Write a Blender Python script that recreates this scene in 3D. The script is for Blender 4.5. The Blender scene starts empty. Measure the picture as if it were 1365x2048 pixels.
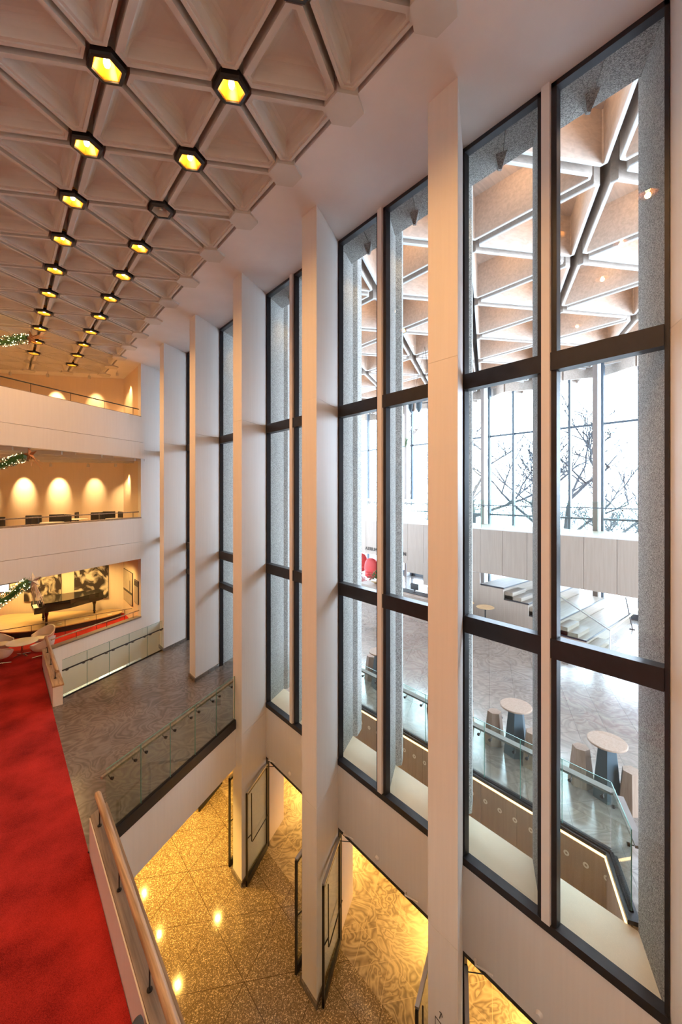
import bpy, bmesh, math, random
from mathutils import Vector, Matrix
random.seed(7)
C = bpy.context.scene.collection
sc = bpy.context.scene
# ---------------------------------------------------------------- camera, world, exposure
EYE = 9.79
cam_d = bpy.data.cameras.new('camera'); cam = bpy.data.objects.new('camera', cam_d); C.objects.link(cam)
cam_d.sensor_fit = 'VERTICAL'; cam_d.sensor_height = 36.0; cam_d.lens = 813.17/2048*36
cam_d.shift_y = -(1024-985.1)/2048
cam_d.clip_start = 0.05; cam_d.clip_end = 400
cam.location = (0, 0, EYE); cam.rotation_euler = (math.pi/2, 0, -0.7011)
sc.camera = cam
sc.view_settings.view_transform = 'Standard'; sc.view_settings.look = 'None'
sc.view_settings.gamma = 1.0; sc.view_settings.use_curve_mapping = False
sc.view_settings.exposure = 0.38
W = bpy.data.worlds.new('world'); sc.world = W; W.use_nodes = True
bg = W.node_tree.nodes['Background']; bg.inputs[0].default_value = (0.68, 0.83, 1.0, 1); bg.inputs[1].default_value = 18.0
sc.cycles.max_bounces = 9; sc.cycles.diffuse_bounces = 5; sc.cycles.glossy_bounces = 4
sc.cycles.transparent_max_bounces = 16; sc.cycles.transmission_bounces = 4
sc.cycles.sample_clamp_indirect = 6.0; sc.cycles.sample_clamp_direct = 0
sc.cycles.caustics_reflective = False; sc.cycles.caustics_refractive = False
WARM = (1.0, 0.52, 0.19); AMBER = (1.0, 0.56, 0.11)

# ---------------------------------------------------------------- building grid
B = Vector((0.8660254, 0.5)); S = 3.11
XF, XW, XS = 4.634, 5.691, 6.56          # pier front plane, window plane, outer sill edge
MZ, CZ, SZ = 3.98, 15.27, 3.91           # mezzanine floor, ceiling, window sill
TH = 0.484
def y0(k): return 3.1025 + S*(k-1)       # front right corner of pier k
def yb(k): return y0(k) + 0.612          # right corner at the window plane

# ---------------------------------------------------------------- materials
def node_mat(name):
    m = bpy.data.materials.new(name); m.use_nodes = True
    nt = m.node_tree; return m, nt, nt.nodes['Principled BSDF']
def N(nt, t, **kw):
    n = nt.nodes.new(t)
    for k, v in kw.items(): setattr(n, k, v)
    return n
def basic(name, col, rough=0.6, metal=0.0, var=0.0, scale=6.0, bump=0.0, stretch=(1, 1, 1), coat=0.0, spec=0.5):
    m, nt, p = node_mat(name)
    p.inputs['Roughness'].default_value = rough; p.inputs['Metallic'].default_value = metal
    p.inputs['Coat Weight'].default_value = coat; p.inputs['Specular IOR Level'].default_value = spec
    g = N(nt, 'ShaderNodeNewGeometry'); mp = N(nt, 'ShaderNodeMapping'); mp.inputs['Scale'].default_value = stretch
    nt.links.new(g.outputs['Position'], mp.inputs[0])
    no = N(nt, 'ShaderNodeTexNoise'); no.inputs['Scale'].default_value = scale; no.inputs['Detail'].default_value = 6
    nt.links.new(mp.outputs[0], no.inputs['Vector'])
    r = N(nt, 'ShaderNodeValToRGB')
    v = max(var, 0.01)
    r.color_ramp.elements[0].position = 0.3; r.color_ramp.elements[1].position = 0.7
    r.color_ramp.elements[0].color = tuple(c*(1-v) for c in col)+(1,)
    r.color_ramp.elements[1].color = tuple(min(1, c*(1+v)) for c in col)+(1,)
    nt.links.new(no.outputs[0], r.inputs[0]); nt.links.new(r.outputs[0], p.inputs['Base Color'])
    if bump:
        b = N(nt, 'ShaderNodeBump'); b.inputs['Strength'].default_value = bump; b.inputs['Distance'].default_value = 0.02
        nt.links.new(no.outputs[0], b.inputs['Height']); nt.links.new(b.outputs[0], p.inputs['Normal'])
    return m
def emis(name, col, s):
    m, nt, p = node_mat(name)
    p.inputs['Base Color'].default_value = col+(1,); p.inputs['Emission Color'].default_value = col+(1,)
    p.inputs['Emission Strength'].default_value = s
    return m
def mth(nt, op, a, b=None, c=None):
    n = N(nt, 'ShaderNodeMath', operation=op)
    for i, v in enumerate((a, b, c)):
        if v is None: continue
        if isinstance(v, (int, float)): n.inputs[i].default_value = v
        else: nt.links.new(v, n.inputs[i])
    return n.outputs[0]
def tri_joints(nt, pos, pitch, ob, oy, width):
    """1 on the joints of a triangular paving grid aligned with the building, else 0"""
    sep = N(nt, 'ShaderNodeSeparateXYZ'); nt.links.new(pos, sep.inputs[0])
    X, Y = sep.outputs[0], sep.outputs[1]
    cb = mth(nt, 'DIVIDE', X, 0.8660254)
    cy = mth(nt, 'SUBTRACT', Y, mth(nt, 'MULTIPLY', X, 0.57735))
    res = None
    for v, o in ((cb, ob), (cy, oy), (mth(nt, 'ADD', cb, cy), ob+oy)):
        q = mth(nt, 'DIVIDE', mth(nt, 'SUBTRACT', v, o), pitch)
        f = mth(nt, 'ABSOLUTE', mth(nt, 'SUBTRACT', mth(nt, 'FRACT', mth(nt, 'ADD', q, 0.5)), 0.5))
        j = mth(nt, 'LESS_THAN', f, width/pitch)
        res = j if res is None else mth(nt, 'MAXIMUM', res, j)
    return res
def stone(name, dark, light, pitch, ob, oy, jcol, rough, jw=0.004, wscale=1.6, dist=9.0, coat=0.0):
    """polished slabs with swirling folded veins, turned differently slab by slab"""
    m, nt, p = node_mat(name)
    g = N(nt, 'ShaderNodeNewGeometry'); P = g.outputs['Position']
    vo = N(nt, 'ShaderNodeTexVoronoi'); vo.inputs['Scale'].default_value = 0.7/pitch; nt.links.new(P, vo.inputs['Vector'])
    sc_ = N(nt, 'ShaderNodeVectorMath', operation='MULTIPLY_ADD'); nt.links.new(vo.outputs['Color'], sc_.inputs[0]); sc_.inputs[1].default_value = (5, 5, 5); nt.links.new(P, sc_.inputs[2])
    n1 = N(nt, 'ShaderNodeTexNoise'); n1.inputs['Scale'].default_value = wscale; n1.inputs['Detail'].default_value = 2.5; n1.inputs['Roughness'].default_value = 0.45; n1.inputs['Distortion'].default_value = dist
    nt.links.new(sc_.outputs[0], n1.inputs['Vector'])
    band = mth(nt, 'PINGPONG', mth(nt, 'MULTIPLY', n1.outputs[0], 9.0), 0.5)
    n2 = N(nt, 'ShaderNodeTexNoise'); n2.inputs['Scale'].default_value = 1.1; n2.inputs['Detail'].default_value = 5; nt.links.new(P, n2.inputs['Vector'])
    f = mth(nt, 'MULTIPLY_ADD', band, 1.0, mth(nt, 'MULTIPLY', mth(nt, 'SUBTRACT', n2.outputs[0], 0.35), 0.9))
    r = N(nt, 'ShaderNodeValToRGB'); r.color_ramp.elements[0].color = dark+(1,); r.color_ramp.elements[1].color = light+(1,)
    r.color_ramp.elements[0].position = 0.05; r.color_ramp.elements[1].position = 0.75
    nt.links.new(f, r.inputs[0])
    j = tri_joints(nt, P, pitch, ob, oy, jw)
    mm = N(nt, 'ShaderNodeMixRGB'); nt.links.new(j, mm.inputs[0]); nt.links.new(r.outputs[0], mm.inputs[1]); mm.inputs[2].default_value = jcol+(1,)
    nt.links.new(mm.outputs[0], p.inputs['Base Color']); p.inputs['Roughness'].default_value = rough
    p.inputs['Coat Weight'].default_value = coat; p.inputs['Coat Roughness'].default_value = 0.12
    return m
def terrazzo():
    m, nt, p = node_mat('terrazzo')
    g = N(nt, 'ShaderNodeNewGeometry')
    v = N(nt, 'ShaderNodeTexVoronoi'); v.inputs['Scale'].default_value = 70
    nt.links.new(g.outputs['Position'], v.inputs['Vector'])
    r = N(nt, 'ShaderNodeValToRGB'); e = r.color_ramp.elements
    e[0].color = (0.15, 0.11, 0.065, 1); e[1].color = (0.72, 0.58, 0.38, 1); e[0].position = 0.25; e[1].position = 0.98
    x = e.new(0.72); x.color = (0.26, 0.19, 0.11, 1); x = e.new(0.86); x.color = (0.45, 0.34, 0.2, 1)
    sp = N(nt, 'ShaderNodeSeparateXYZ'); nt.links.new(v.outputs['Color'], sp.inputs[0])
    nt.links.new(sp.outputs[0], r.inputs[0])
    j = tri_joints(nt, g.outputs['Position'], S/2, 4.345, 8.40, 0.007)
    mm = N(nt, 'ShaderNodeMixRGB'); nt.links.new(j, mm.inputs[0]); nt.links.new(r.outputs[0], mm.inputs[1]); mm.inputs[2].default_value = (0.07, 0.045, 0.025, 1)
    nt.links.new(mm.outputs[0], p.inputs['Base Color']); p.inputs['Roughness'].default_value = 0.085
    return m
def wood(name, a, b, rough=0.5, axis=2, scale=1.0):
    m, nt, p = node_mat(name)
    g = N(nt, 'ShaderNodeNewGeometry'); mp = N(nt, 'ShaderNodeMapping')
    s = [14*scale]*3; s[axis] = 0.7*scale; mp.inputs['Scale'].default_value = s
    nt.links.new(g.outputs['Position'], mp.inputs[0])
    no = N(nt, 'ShaderNodeTexNoise'); no.inputs['Scale'].default_value = 1.6; no.inputs['Detail'].default_value = 7; no.inputs['Distortion'].default_value = 0.6
    nt.links.new(mp.outputs[0], no.inputs['Vector'])
    r = N(nt, 'ShaderNodeValToRGB'); r.color_ramp.elements[0].color = a+(1,); r.color_ramp.elements[1].color = b+(1,)
    r.color_ramp.elements[0].position = 0.35; r.color_ramp.elements[1].position = 0.65
    nt.links.new(no.outputs[0], r.inputs[0]); nt.links.new(r.outputs[0], p.inputs['Base Color']); p.inputs['Roughness'].default_value = rough
    return m
def glass(name, tint=(0.965, 0.98, 0.985), refl=1.0):
    m = bpy.data.materials.new(name); m.use_nodes = True; nt = m.node_tree
    for n in list(nt.nodes): nt.nodes.remove(n)
    o = N(nt, 'ShaderNodeOutputMaterial'); t = N(nt, 'ShaderNodeBsdfTransparent'); t.inputs[0].default_value = tint+(1,)
    gl = N(nt, 'ShaderNodeBsdfGlossy'); gl.inputs['Roughness'].default_value = 0.0
    ge = N(nt, 'ShaderNodeNewGeometry'); dt = N(nt, 'ShaderNodeVectorMath', operation='DOT_PRODUCT')
    nt.links.new(ge.outputs['Incoming'], dt.inputs[0]); nt.links.new(ge.outputs['Normal'], dt.inputs[1])
    k1 = mth(nt, 'SUBTRACT', 1.0, mth(nt, 'ABSOLUTE', dt.outputs['Value']))
    fr = mth(nt, 'MINIMUM', mth(nt, 'MULTIPLY_ADD', mth(nt, 'POWER', k1, 5.0), 0.95, 0.045*refl), 1.0)
    mx = N(nt, 'ShaderNodeMixShader'); nt.links.new(fr, mx.inputs[0])
    nt.links.new(t.outputs[0], mx.inputs[1]); nt.links.new(gl.outputs[0], mx.inputs[2]); nt.links.new(mx.outputs[0], o.inputs[0])
    return m
def aggregate():
    m, nt, p = node_mat('aggregate_concrete')
    g = N(nt, 'ShaderNodeNewGeometry')
    v = N(nt, 'ShaderNodeTexVoronoi'); v.inputs['Scale'].default_value = 95
    nt.links.new(g.outputs['Position'], v.inputs['Vector'])
    sp = N(nt, 'ShaderNodeSeparateXYZ'); nt.links.new(v.outputs['Color'], sp.inputs[0])
    r = N(nt, 'ShaderNodeValToRGB'); r.color_ramp.elements[0].color = (0.10, 0.098, 0.088, 1); r.color_ramp.elements[1].color = (0.50, 0.485, 0.45, 1)
    nt.links.new(sp.outputs[1], r.inputs[0]); nt.links.new(r.outputs[0], p.inputs['Base Color']); p.inputs['Roughness'].default_value = 0.85
    b = N(nt, 'ShaderNodeBump'); b.inputs['Strength'].default_value = 0.6; b.inputs['Distance'].default_value = 0.01
    nt.links.new(v.outputs['Distance'], b.inputs['Height']); nt.links.new(b.outputs[0], p.inputs['Normal'])
    return m
def carpet():
    m, nt, p = node_mat('red_carpet')
    g = N(nt, 'ShaderNodeNewGeometry')
    a = N(nt, 'ShaderNodeTexNoise'); a.inputs['Scale'].default_value = 1.3; a.inputs['Detail'].default_value = 4
    b = N(nt, 'ShaderNodeTexNoise'); b.inputs['Scale'].default_value = 130; b.inputs['Detail'].default_value = 2
    for n in (a, b): nt.links.new(g.outputs['Position'], n.inputs['Vector'])
    f = mth(nt, 'MULTIPLY_ADD', a.outputs[0], 0.55, mth(nt, 'MULTIPLY', b.outputs[0], 0.5))
    r = N(nt, 'ShaderNodeValToRGB'); r.color_ramp.elements[0].color = (0.17, 0.010, 0.010, 1); r.color_ramp.elements[1].color = (0.52, 0.036, 0.030, 1)
    r.color_ramp.elements[0].position = 0.38; r.color_ramp.elements[1].position = 0.66
    nt.links.new(f, r.inputs[0]); nt.links.new(r.outputs[0], p.inputs['Base Color']); p.inputs['Roughness'].default_value = 0.95
    p.inputs['Specular IOR Level'].default_value = 0.1
    bm_ = N(nt, 'ShaderNodeBump'); bm_.inputs['Strength'].default_value = 0.5; bm_.inputs['Distance'].default_value = 0.01
    nt.links.new(b.outputs[0], bm_.inputs['Height']); nt.links.new(bm_.outputs[0], p.inputs['Normal'])
    return m
def photo(name, k):
    """a dark sepia picture: generic blotches of light and dark"""
    m, nt, p = node_mat(name)
    g = N(nt, 'ShaderNodeTexCoord'); mp = N(nt, 'ShaderNodeMapping'); mp.inputs['Location'].default_value = (k, k*2, 0)
    mp.inputs['Scale'].default_value = (2.2, 2.2, 1.6)
    nt.links.new(g.outputs['Object'], mp.inputs[0])
    no = N(nt, 'ShaderNodeTexNoise'); no.inputs['Scale'].default_value = 1.0; no.inputs['Detail'].default_value = 3; no.inputs['Distortion'].default_value = 1.2
    nt.links.new(mp.outputs[0], no.inputs['Vector'])
    r = N(nt, 'ShaderNodeValToRGB'); e = r.color_ramp.elements
    e[0].color = (0.03, 0.022, 0.02, 1); e[1].color = (0.6, 0.52, 0.42, 1); e[0].position = 0.46; e[1].position = 0.62
    nt.links.new(no.outputs[0], r.inputs[0]); nt.links.new(r.outputs[0], p.inputs['Base Color']); p.inputs['Roughness'].default_value = 0.5
    return m

M = dict(
    white=basic('white_plaster', (0.80, 0.775, 0.75), 0.55, var=0.02, scale=3, stretch=(6, 6, 0.25)),
    soffit=basic('soffit_plaster', (0.74, 0.72, 0.705), 0.7, var=0.05, scale=1.2, stretch=(1, 1, 1), bump=0.15),
    coffer=basic('coffer_plaster', (0.60, 0.575, 0.53), 0.75, var=0.03, scale=4),
    groove=basic('dark_groove', (0.08, 0.07, 0.06), 0.9, var=0.02),
    warmwall=basic('cream_wall', (0.78, 0.64, 0.49), 0.6, var=0.02, scale=3, stretch=(5, 5, 0.3)),
    metal=basic('bronze_metal', (0.027, 0.027, 0.034), 0.38, metal=0.3, var=0.1, scale=8),
    black=basic('black_metal', (0.02, 0.018, 0.018), 0.35, metal=0.2, var=0.05),
    matte=basic('matte_channel', (0.03, 0.028, 0.03), 0.9, var=0.05, spec=0.05),
    steel=basic('brushed_steel', (0.55, 0.56, 0.58), 0.3, metal=0.9, var=0.03),
    agg=aggregate(),
    glass=glass('window_glass', refl=1.6), rail_glass=glass('rail_glass', (0.90, 0.96, 0.93)),
    edge=basic('glass_edge', (0.12, 0.3, 0.25), 0.2, var=0.02),
    carpet=carpet(),
    mezz=stone('mezzanine_stone', (0.10, 0.083, 0.072), (0.215, 0.18, 0.155), S/2, 0.3, -0.1, (0.13, 0.11, 0.1), 0.2, 0.003, 1.3, 1.2),
    atrium=stone('atrium_stone', (0.17, 0.14, 0.12), (0.30, 0.26, 0.23), S/4, 0.04, -0.06, (0.09, 0.08, 0.07), 0.22, 0.004, 1.0, 1.2, 1.0),
    marble=stone('onyx_stone', (0.16, 0.115, 0.07), (0.60, 0.48, 0.31), S/4, 0.23, -0.10, (0.62, 0.5, 0.33), 0.34, 0.004, 1.5, 1.3),
    terrazzo=terrazzo(),
    oak=wood('oak_rail', (0.30, 0.19, 0.10), (0.56, 0.39, 0.235), 0.45, 1, 1.2),
    cap=wood('walnut_cap', (0.16, 0.115, 0.08), (0.30, 0.225, 0.16), 0.5, 1, 1.0),
    capb=wood('walnut_cap_across', (0.17, 0.125, 0.085), (0.28, 0.21, 0.15), 0.5, 0, 1.0),
    panel=wood('ash_panel', (0.315, 0.25, 0.205), (0.355, 0.285, 0.235), 0.5, 2, 0.7),
    roofwood=wood('ash_beam', (0.42, 0.345, 0.29), (0.52, 0.43, 0.365), 0.55, 0, 0.6),
    step=wood('ash_tread', (0.24, 0.19, 0.145), (0.30, 0.245, 0.19), 0.45, 0, 0.6),
    rim=basic('pale_and_lit_edge', (0.58, 0.57, 0.56), 0.5, var=0.02),  # pale parts, plus white light painted onto the roof coffer edges
    sill=basic('cream_sill', (0.88, 0.79, 0.62), 0.5, var=0.02),
    gold=basic('gold_reflector', (0.98, 0.50, 0.07), 0.3, metal=0.6, var=0.03),
    bulb=emis('lamp_bulb', (1.0, 0.66, 0.30), 26), led=emis('led_strip', (1.0, 0.66, 0.30), 2.4),
    spotbulb=emis('spot_bulb', (1.0, 0.85, 0.62), 30),
    screen=emis('screen_glow', (0.72, 0.80, 0.95), 1.1),
    fairy=emis('fairy_light', (1.0, 0.88, 0.50), 6),
    ebony=basic('piano_black', (0.015, 0.012, 0.011), 0.12, var=0.02, coat=0.5),
    plinth=wood('oak_plinth', (0.50, 0.33, 0.16), (0.62, 0.43, 0.22), 0.3, 0, 0.8),
    shell=basic('cream_shell', (0.78, 0.70, 0.60), 0.45, var=0.02),
    tabletop=basic('white_tabletop', (0.86, 0.83, 0.74), 0.3, var=0.01),
    chrome=basic('chrome', (0.75, 0.72, 0.68), 0.15, metal=1.0, var=0.02),
    tan=wood('tan_veneer', (0.27, 0.175, 0.12), (0.34, 0.235, 0.17), 0.6, 2, 1.2),
    slate=basic('slate_blue_paint', (0.035, 0.06, 0.075), 0.5, var=0.04),
    darkseat=basic('black_upholstery', (0.03, 0.027, 0.028), 0.7, var=0.1),
    redseat=basic('red_upholstery', (0.62, 0.03, 0.035), 0.6, var=0.05),
    leaf=basic('garland_leaf', (0.045, 0.13, 0.03), 0.6, var=0.3, scale=30),
    petal=basic('red_petal', (0.65, 0.05, 0.05), 0.6, var=0.2),
    star=basic('copper_star', (0.34, 0.17, 0.09), 0.4, metal=0.5, var=0.1), silver=basic('silver_star', (0.55, 0.58, 0.6), 0.35, metal=0.6, var=0.1),
    tinsel=basic('copper_tinsel', (0.7, 0.45, 0.25), 0.3, metal=0.6, var=0.1),
    snow=basic('snow', (0.88, 0.90, 0.93), 0.8, var=0.03, scale=0.5),
    facade=basic('facade_metal', (0.06, 0.085, 0.11), 0.4, var=0.03), timber=basic('timber_column', (0.17, 0.135, 0.12), 0.5, var=0.05),
    bark=basic('frosted_bark', (0.022, 0.026, 0.032), 0.9, var=0.3, scale=12),
    brick=basic('far_brick', (0.30, 0.17, 0.15), 0.8, var=0.1), grey=basic('grey_fabric', (0.06, 0.065, 0.075), 0.9, var=0.15, scale=60),
    ink=basic('dark_lettering', (0.05, 0.045, 0.04), 0.6, var=0.02),
    ring=basic('pale_decal', (0.72, 0.70, 0.66), 0.6, var=0.02),
    yellow=basic('yellow_rail', (0.75, 0.70, 0.25), 0.5, var=0.02),
    picA=photo('sepia_photograph', 0.4), picB=photo('dark_photograph', 3.3),
    print=basic('pale_print', (0.45, 0.38, 0.30), 0.5, var=0.12, scale=2),
)

# ---------------------------------------------------------------- mesh helpers
class MB:
    def __init__(s): s.v = []; s.f = []; s.mi = []; s.cur = 0
    def add(s, vs, fs):
        n = len(s.v); s.v += [tuple(v) for v in vs]; s.f += [tuple(i+n for i in f) for f in fs]; s.mi += [s.cur]*len(fs)
        return s
    def prism(s, poly, z0, z1):
        n = len(poly)
        a = sum(poly[i][0]*poly[(i+1) % n][1]-poly[(i+1) % n][0]*poly[i][1] for i in range(n))
        if a < 0: poly = poly[::-1]
        vs = [(p[0], p[1], z0) for p in poly]+[(p[0], p[1], z1) for p in poly]
        fs = [tuple(range(n))[::-1], tuple(range(n, 2*n))]+[(i, (i+1) % n, n+(i+1) % n, n+i) for i in range(n)]
        return s.add(vs, fs)
    def box(s, x0, x1, y0_, y1, z0, z1): return s.prism([(x0, y0_), (x1, y0_), (x1, y1), (x0, y1)], z0, z1)
    def wall(s, p0, p1, w0, w1, z0, z1):
        """box along p0->p1, between offsets w0 and w1 to its left"""
        d = (Vector(p1)-Vector(p0)).normalized(); n = Vector((-d.y, d.x)); a = Vector(p0); b = Vector(p1)
        return s.prism([a+n*w0, b+n*w0, b+n*w1, a+n*w1], z0, z1)
    def tube(s, pts, r, n=10, cap=True):
        pts = [Vector(p) for p in pts]; rs = r if isinstance(r, (list, tuple)) else [r]*len(pts)
        vs = []; fs = []
        up = Vector((0, 0, 1))
        for i, p in enumerate(pts):
            t = (pts[min(i+1, len(pts)-1)]-pts[max(i-1, 0)]).normalized()
            a = t.cross(up if abs(t.z) < 0.95 else Vector((1, 0, 0))).normalized(); b = t.cross(a).normalized()
            for k in range(n):
                q = 2*math.pi*k/n; vs.append(p+(a*math.cos(q)+b*math.sin(q))*rs[i])
        for i in range(len(pts)-1):
            for k in range(n):
                fs.append((i*n+k, (i+1)*n+k, (i+1)*n+(k+1) % n, i*n+(k+1) % n))
        if cap: fs += [tuple(range(n)), tuple(range((len(pts)-1)*n, len(pts)*n))[::-1]]
        return s.add(vs, fs)
    def lathe(s, prof, c=(0, 0, 0), n=24, ax=None):
        vs = []; fs = []
        for r, z in prof:
            for k in range(n):
                q = 2*math.pi*k/n; v = Vector((r*math.cos(q), r*math.sin(q), z))
                if ax: v = ax @ v
                vs.append(v+Vector(c))
        for i in range(len(prof)-1):
            for k in range(n): fs.append((i*n+k, i*n+(k+1) % n, (i+1)*n+(k+1) % n, (i+1)*n+k))
        fs += [tuple(range(n))[::-1], tuple(range((len(prof)-1)*n, len(prof)*n))]
        return s.add(vs, fs)
    def rings(s, R, close_last=True, close_first=False):
        n = len(R[0]); vs = [p for r in R for p in r]; fs = []
        for i in range(len(R)-1):
            for k in range(n): fs.append((i*n+k, i*n+(k+1) % n, (i+1)*n+(k+1) % n, (i+1)*n+k))
        if close_last: fs.append(tuple(range((len(R)-1)*n, len(R)*n)))
        if close_first: fs.append(tuple(range(n))[::-1])
        return s.add(vs, fs)
    def mesh(s, name, mats, smooth=False):
        me = bpy.data.meshes.new(name); me.from_pydata(s.v, [], s.f)
        for m in (mats if isinstance(mats, list) else [mats]): me.materials.append(m)
        me.polygons.foreach_set('material_index', s.mi)
        b = bmesh.new(); b.from_mesh(me); bmesh.ops.recalc_face_normals(b, faces=b.faces); b.to_mesh(me); b.free()
        if smooth:
            for p in me.polygons: p.use_smooth = True
            try: me.set_sharp_from_angle(angle=math.radians(40))
            except Exception: pass
        me.update(); return me
def put(name, me, parent=None, loc=None, rz=0.0):
    o = bpy.data.objects.new(name, me); C.objects.link(o)
    if parent: o.parent = parent
    if loc: o.location = loc
    o.rotation_euler.z = rz
    return o
def obj(name, mb, mats, parent=None, smooth=False, bevel=0.0):
    o = put(name, mb.mesh(name, mats, smooth), parent)
    if bevel:
        m = o.modifiers.new('bevel', 'BEVEL'); m.width = bevel; m.segments = 2; m.limit_method = 'ANGLE'
    return o
def tag(o, label, cat, group=None, kind=None):
    o['label'] = label; o['category'] = cat
    if group: o['group'] = group
    if kind: o['kind'] = kind
    return o
def thing(name, label, cat, loc=(0, 0, 0), rz=0, group=None):
    o = bpy.data.objects.new(name, None); C.objects.link(o); o.empty_display_size = 0.1
    o.location = loc; o.rotation_euler.z = rz
    return tag(o, label, cat, group)
def struct(name, mb, mats, parent=None, smooth=False):
    o = obj(name, mb, mats, parent, smooth); o['kind'] = 'structure'; return o
def sroot(name, loc=(0, 0, 0)):
    o = bpy.data.objects.new(name, None); C.objects.link(o); o.location = loc; o['kind'] = 'structure'; return o
def dup(root, loc, rz, label=None, group=None):
    r = root.copy(); C.objects.link(r); r.location = loc; r.rotation_euler.z = rz
    if label: r['label'] = label
    if group: r['group'] = group
    for ch in list(root.children):
        c = ch.copy(); C.objects.link(c); c.parent = r
        for g in list(ch.children):
            d = g.copy(); C.objects.link(d); d.parent = c
    return r
def light(kind, name, loc, power, col, r=0.05, parent=None, aim=None, spot=None, blend=0.6, size=None):
    d = bpy.data.lights.new(name, kind); d.energy = power; d.color = col
    if kind in ('POINT', 'SPOT'): d.shadow_soft_size = r
    if kind == 'SPOT': d.spot_size = spot; d.spot_blend = blend
    if kind == 'AREA': d.shape = 'RECTANGLE'; d.size, d.size_y = size
    o = bpy.data.objects.new(name, d); C.objects.link(o); o.location = loc
    if aim is not None:
        v = Vector(aim)-Vector(loc); o.rotation_euler = v.to_track_quat('-Z', 'Y').to_euler()
    if parent: o.parent = parent
    return o
def bq(p, t, off=0.0):
    """point t metres along the building's 60-degree direction from p, off metres to its left"""
    return (p[0]+B.x*t-B.y*off, p[1]+B.y*t+B.x*off)

# ================================================================= STRUCTURE
# ground floors
struct('floor', MB().box(-9, 5.62, -6, 30, -0.3, 0.0), M['terrazzo'])
struct('floor', MB().box(5.62, 24, -6, 30, -0.3, 0.0), M['marble'])
# mezzanine: stone bridge and red carpet
E0 = (1.12, 7.62); F0 = (1.12, 13.70)
br = [E0, bq(E0, 7.5), bq(F0, 7.5), F0]
mb = MB().prism(br, MZ-0.10, MZ); struct('floor', mb, M['mezz'])
mb = MB().prism(br, 2.80, MZ-0.10); struct('trim_1', mb, M['white'])
mb = MB().wall(E0, bq(E0, 4.2), -0.012, 0.03, MZ-0.20, MZ+0.02); struct('trim_2', mb, M['metal'])
cp = [(-9, -6), (1.12, -6), (1.12, 16.63), (XF, 18.66), (XF, 21.76), (-9, 21.76+13.634*0.57735)]
struct('floor', MB().prism(cp, MZ-0.06, MZ), M['carpet'])
struct('trim_3', MB().prism(cp, 2.80, MZ-0.06), M['white'])
# atrium floor beyond the light well, with its edge
WX = 7.55
AC = (WX, 2.20)
af = [AC, bq(AC, -1.07), (XS+0.06, -8), (24.5, -8), (24.5, 34), (WX, 34), (WX, bq(F0, 7.42)[1]), (WX, bq(E0, 7.42)[1])]
struct('floor', MB().prism(af, MZ-0.08, MZ), M['atrium'])
# lower lobby ceiling over the light well's far side
struct('ceiling', MB().prism([AC, bq(AC, -1.07), (XS+0.06, -8), (24.5, -8), (24.5, 34), (WX, 34)], 2.80, MZ-0.09), M['warmwall'])
# ash boards facing the light well
wb = sroot('wall_lightwell')
b_ = MB()
k = 0
yy = 2.24
while yy < 11.1:
    b_.box(WX-0.05, WX-0.005, yy+0.003, yy+0.742, 2.62, MZ-0.10); yy += 0.745
L0 = (WX-0.05, 2.20)
for i in range(1):
    b_.wall(bq(L0, -0.745*i-0.005), bq(L0, -1.07), -0.0, -0.045, 2.62, MZ-0.10)
b_.box(WX-0.004, WX+0.1, 2.2, 11.3, 2.62, MZ-0.1)
w1 = obj('board_cladding', b_, M['panel'], wb)
l_ = MB(); l_.box(WX-0.075, WX-0.02, 2.22, 11.2, MZ-0.085, MZ-0.055); l_.wall(bq(L0, -0.02), bq(L0, -1.05), -0.075, -0.045, MZ-0.085, MZ-0.055)
obj('led_strip', l_, M['led'], wb)
e_ = MB().box(WX-0.06, WX+0.10, 2.22, 11.2, MZ-0.05, MZ+0.01); e_.wall(bq(L0, 0), bq(L0, -1.08), -0.055, 0.10, MZ-0.05, MZ+0.01)
obj('edge_channel', e_, M['metal'], wb)
rg = MB()
prof = [(0.022, 0), (0.022, 0.006), (0.045, 0.006), (0.045, 0)]
rg.lathe([(0.02, 0), (0.045, 0), (0.045, 0.006), (0.02, 0.006)], n=18); rg.f = [f for f in rg.f if len(f) == 4]; rg.mi = [0]*len(rg.f)
rgm = rg.mesh('ring_decal', M['ring'])
for i in range(24):
    o = put('ring_decal', rgm, wb, (WX-0.057, 2.24+0.305*i, 3.575)); o.rotation_euler = (0, math.pi/2, 0)

# piers of the window wall
for k in range(-1, 7):
    a = y0(k); b = yb(k); p = sroot('wall_pier')
    foot = [(XF, a), (XW+0.1, b+0.058), (XW+0.1, b+0.058+TH), (XF, a+TH)]
    zb = MZ if k in (4, 5) else 0.0
    mb = MB().prism(foot, zb, 3.74).prism(foot, 3.747, 11.6).prism(foot, 11.604, CZ) if zb == 0 else MB().prism(foot, 0, 2.8).prism(foot, MZ, 11.6).prism(foot, 11.604, CZ)
    obj('plaster_casing', mb, M['white'], p)
    base = [(XF-0.035, a-0.045), (XW-0.05, yb(k)-0.075), (XW-0.05, yb(k)+TH+0.03), (XF-0.035, a+TH+0.03)]
    obj('stone_base', MB().prism(base, zb, zb+0.11), M['mezz'], p)
    # exposed aggregate fin outside, with its blunt six sided end
    r0 = (XW+0.10, b+0.058); r1 = (XS, b+0.502); r2 = (XS+0.10, b+0.445); r3 = (XS+0.38, b+0.60)
    l0 = (r0[0], r0[1]+TH); l1 = (XS, r1[1]+TH); l2 = (XS+0.05, l1[1]+0.008); l3 = (XS+0.36, l1[1]+0.04)
    fin = [r0, r1, r2, r3, l3, l2, l1, l0]
    obj('aggregate_fin', MB().prism(fin, SZ-0.02, CZ+0.75), M['agg'], p)
    obj('lower_fin', MB().prism([r0, r1, l1, l0], 0.0, SZ-0.03), M['warmwall'], p)

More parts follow.
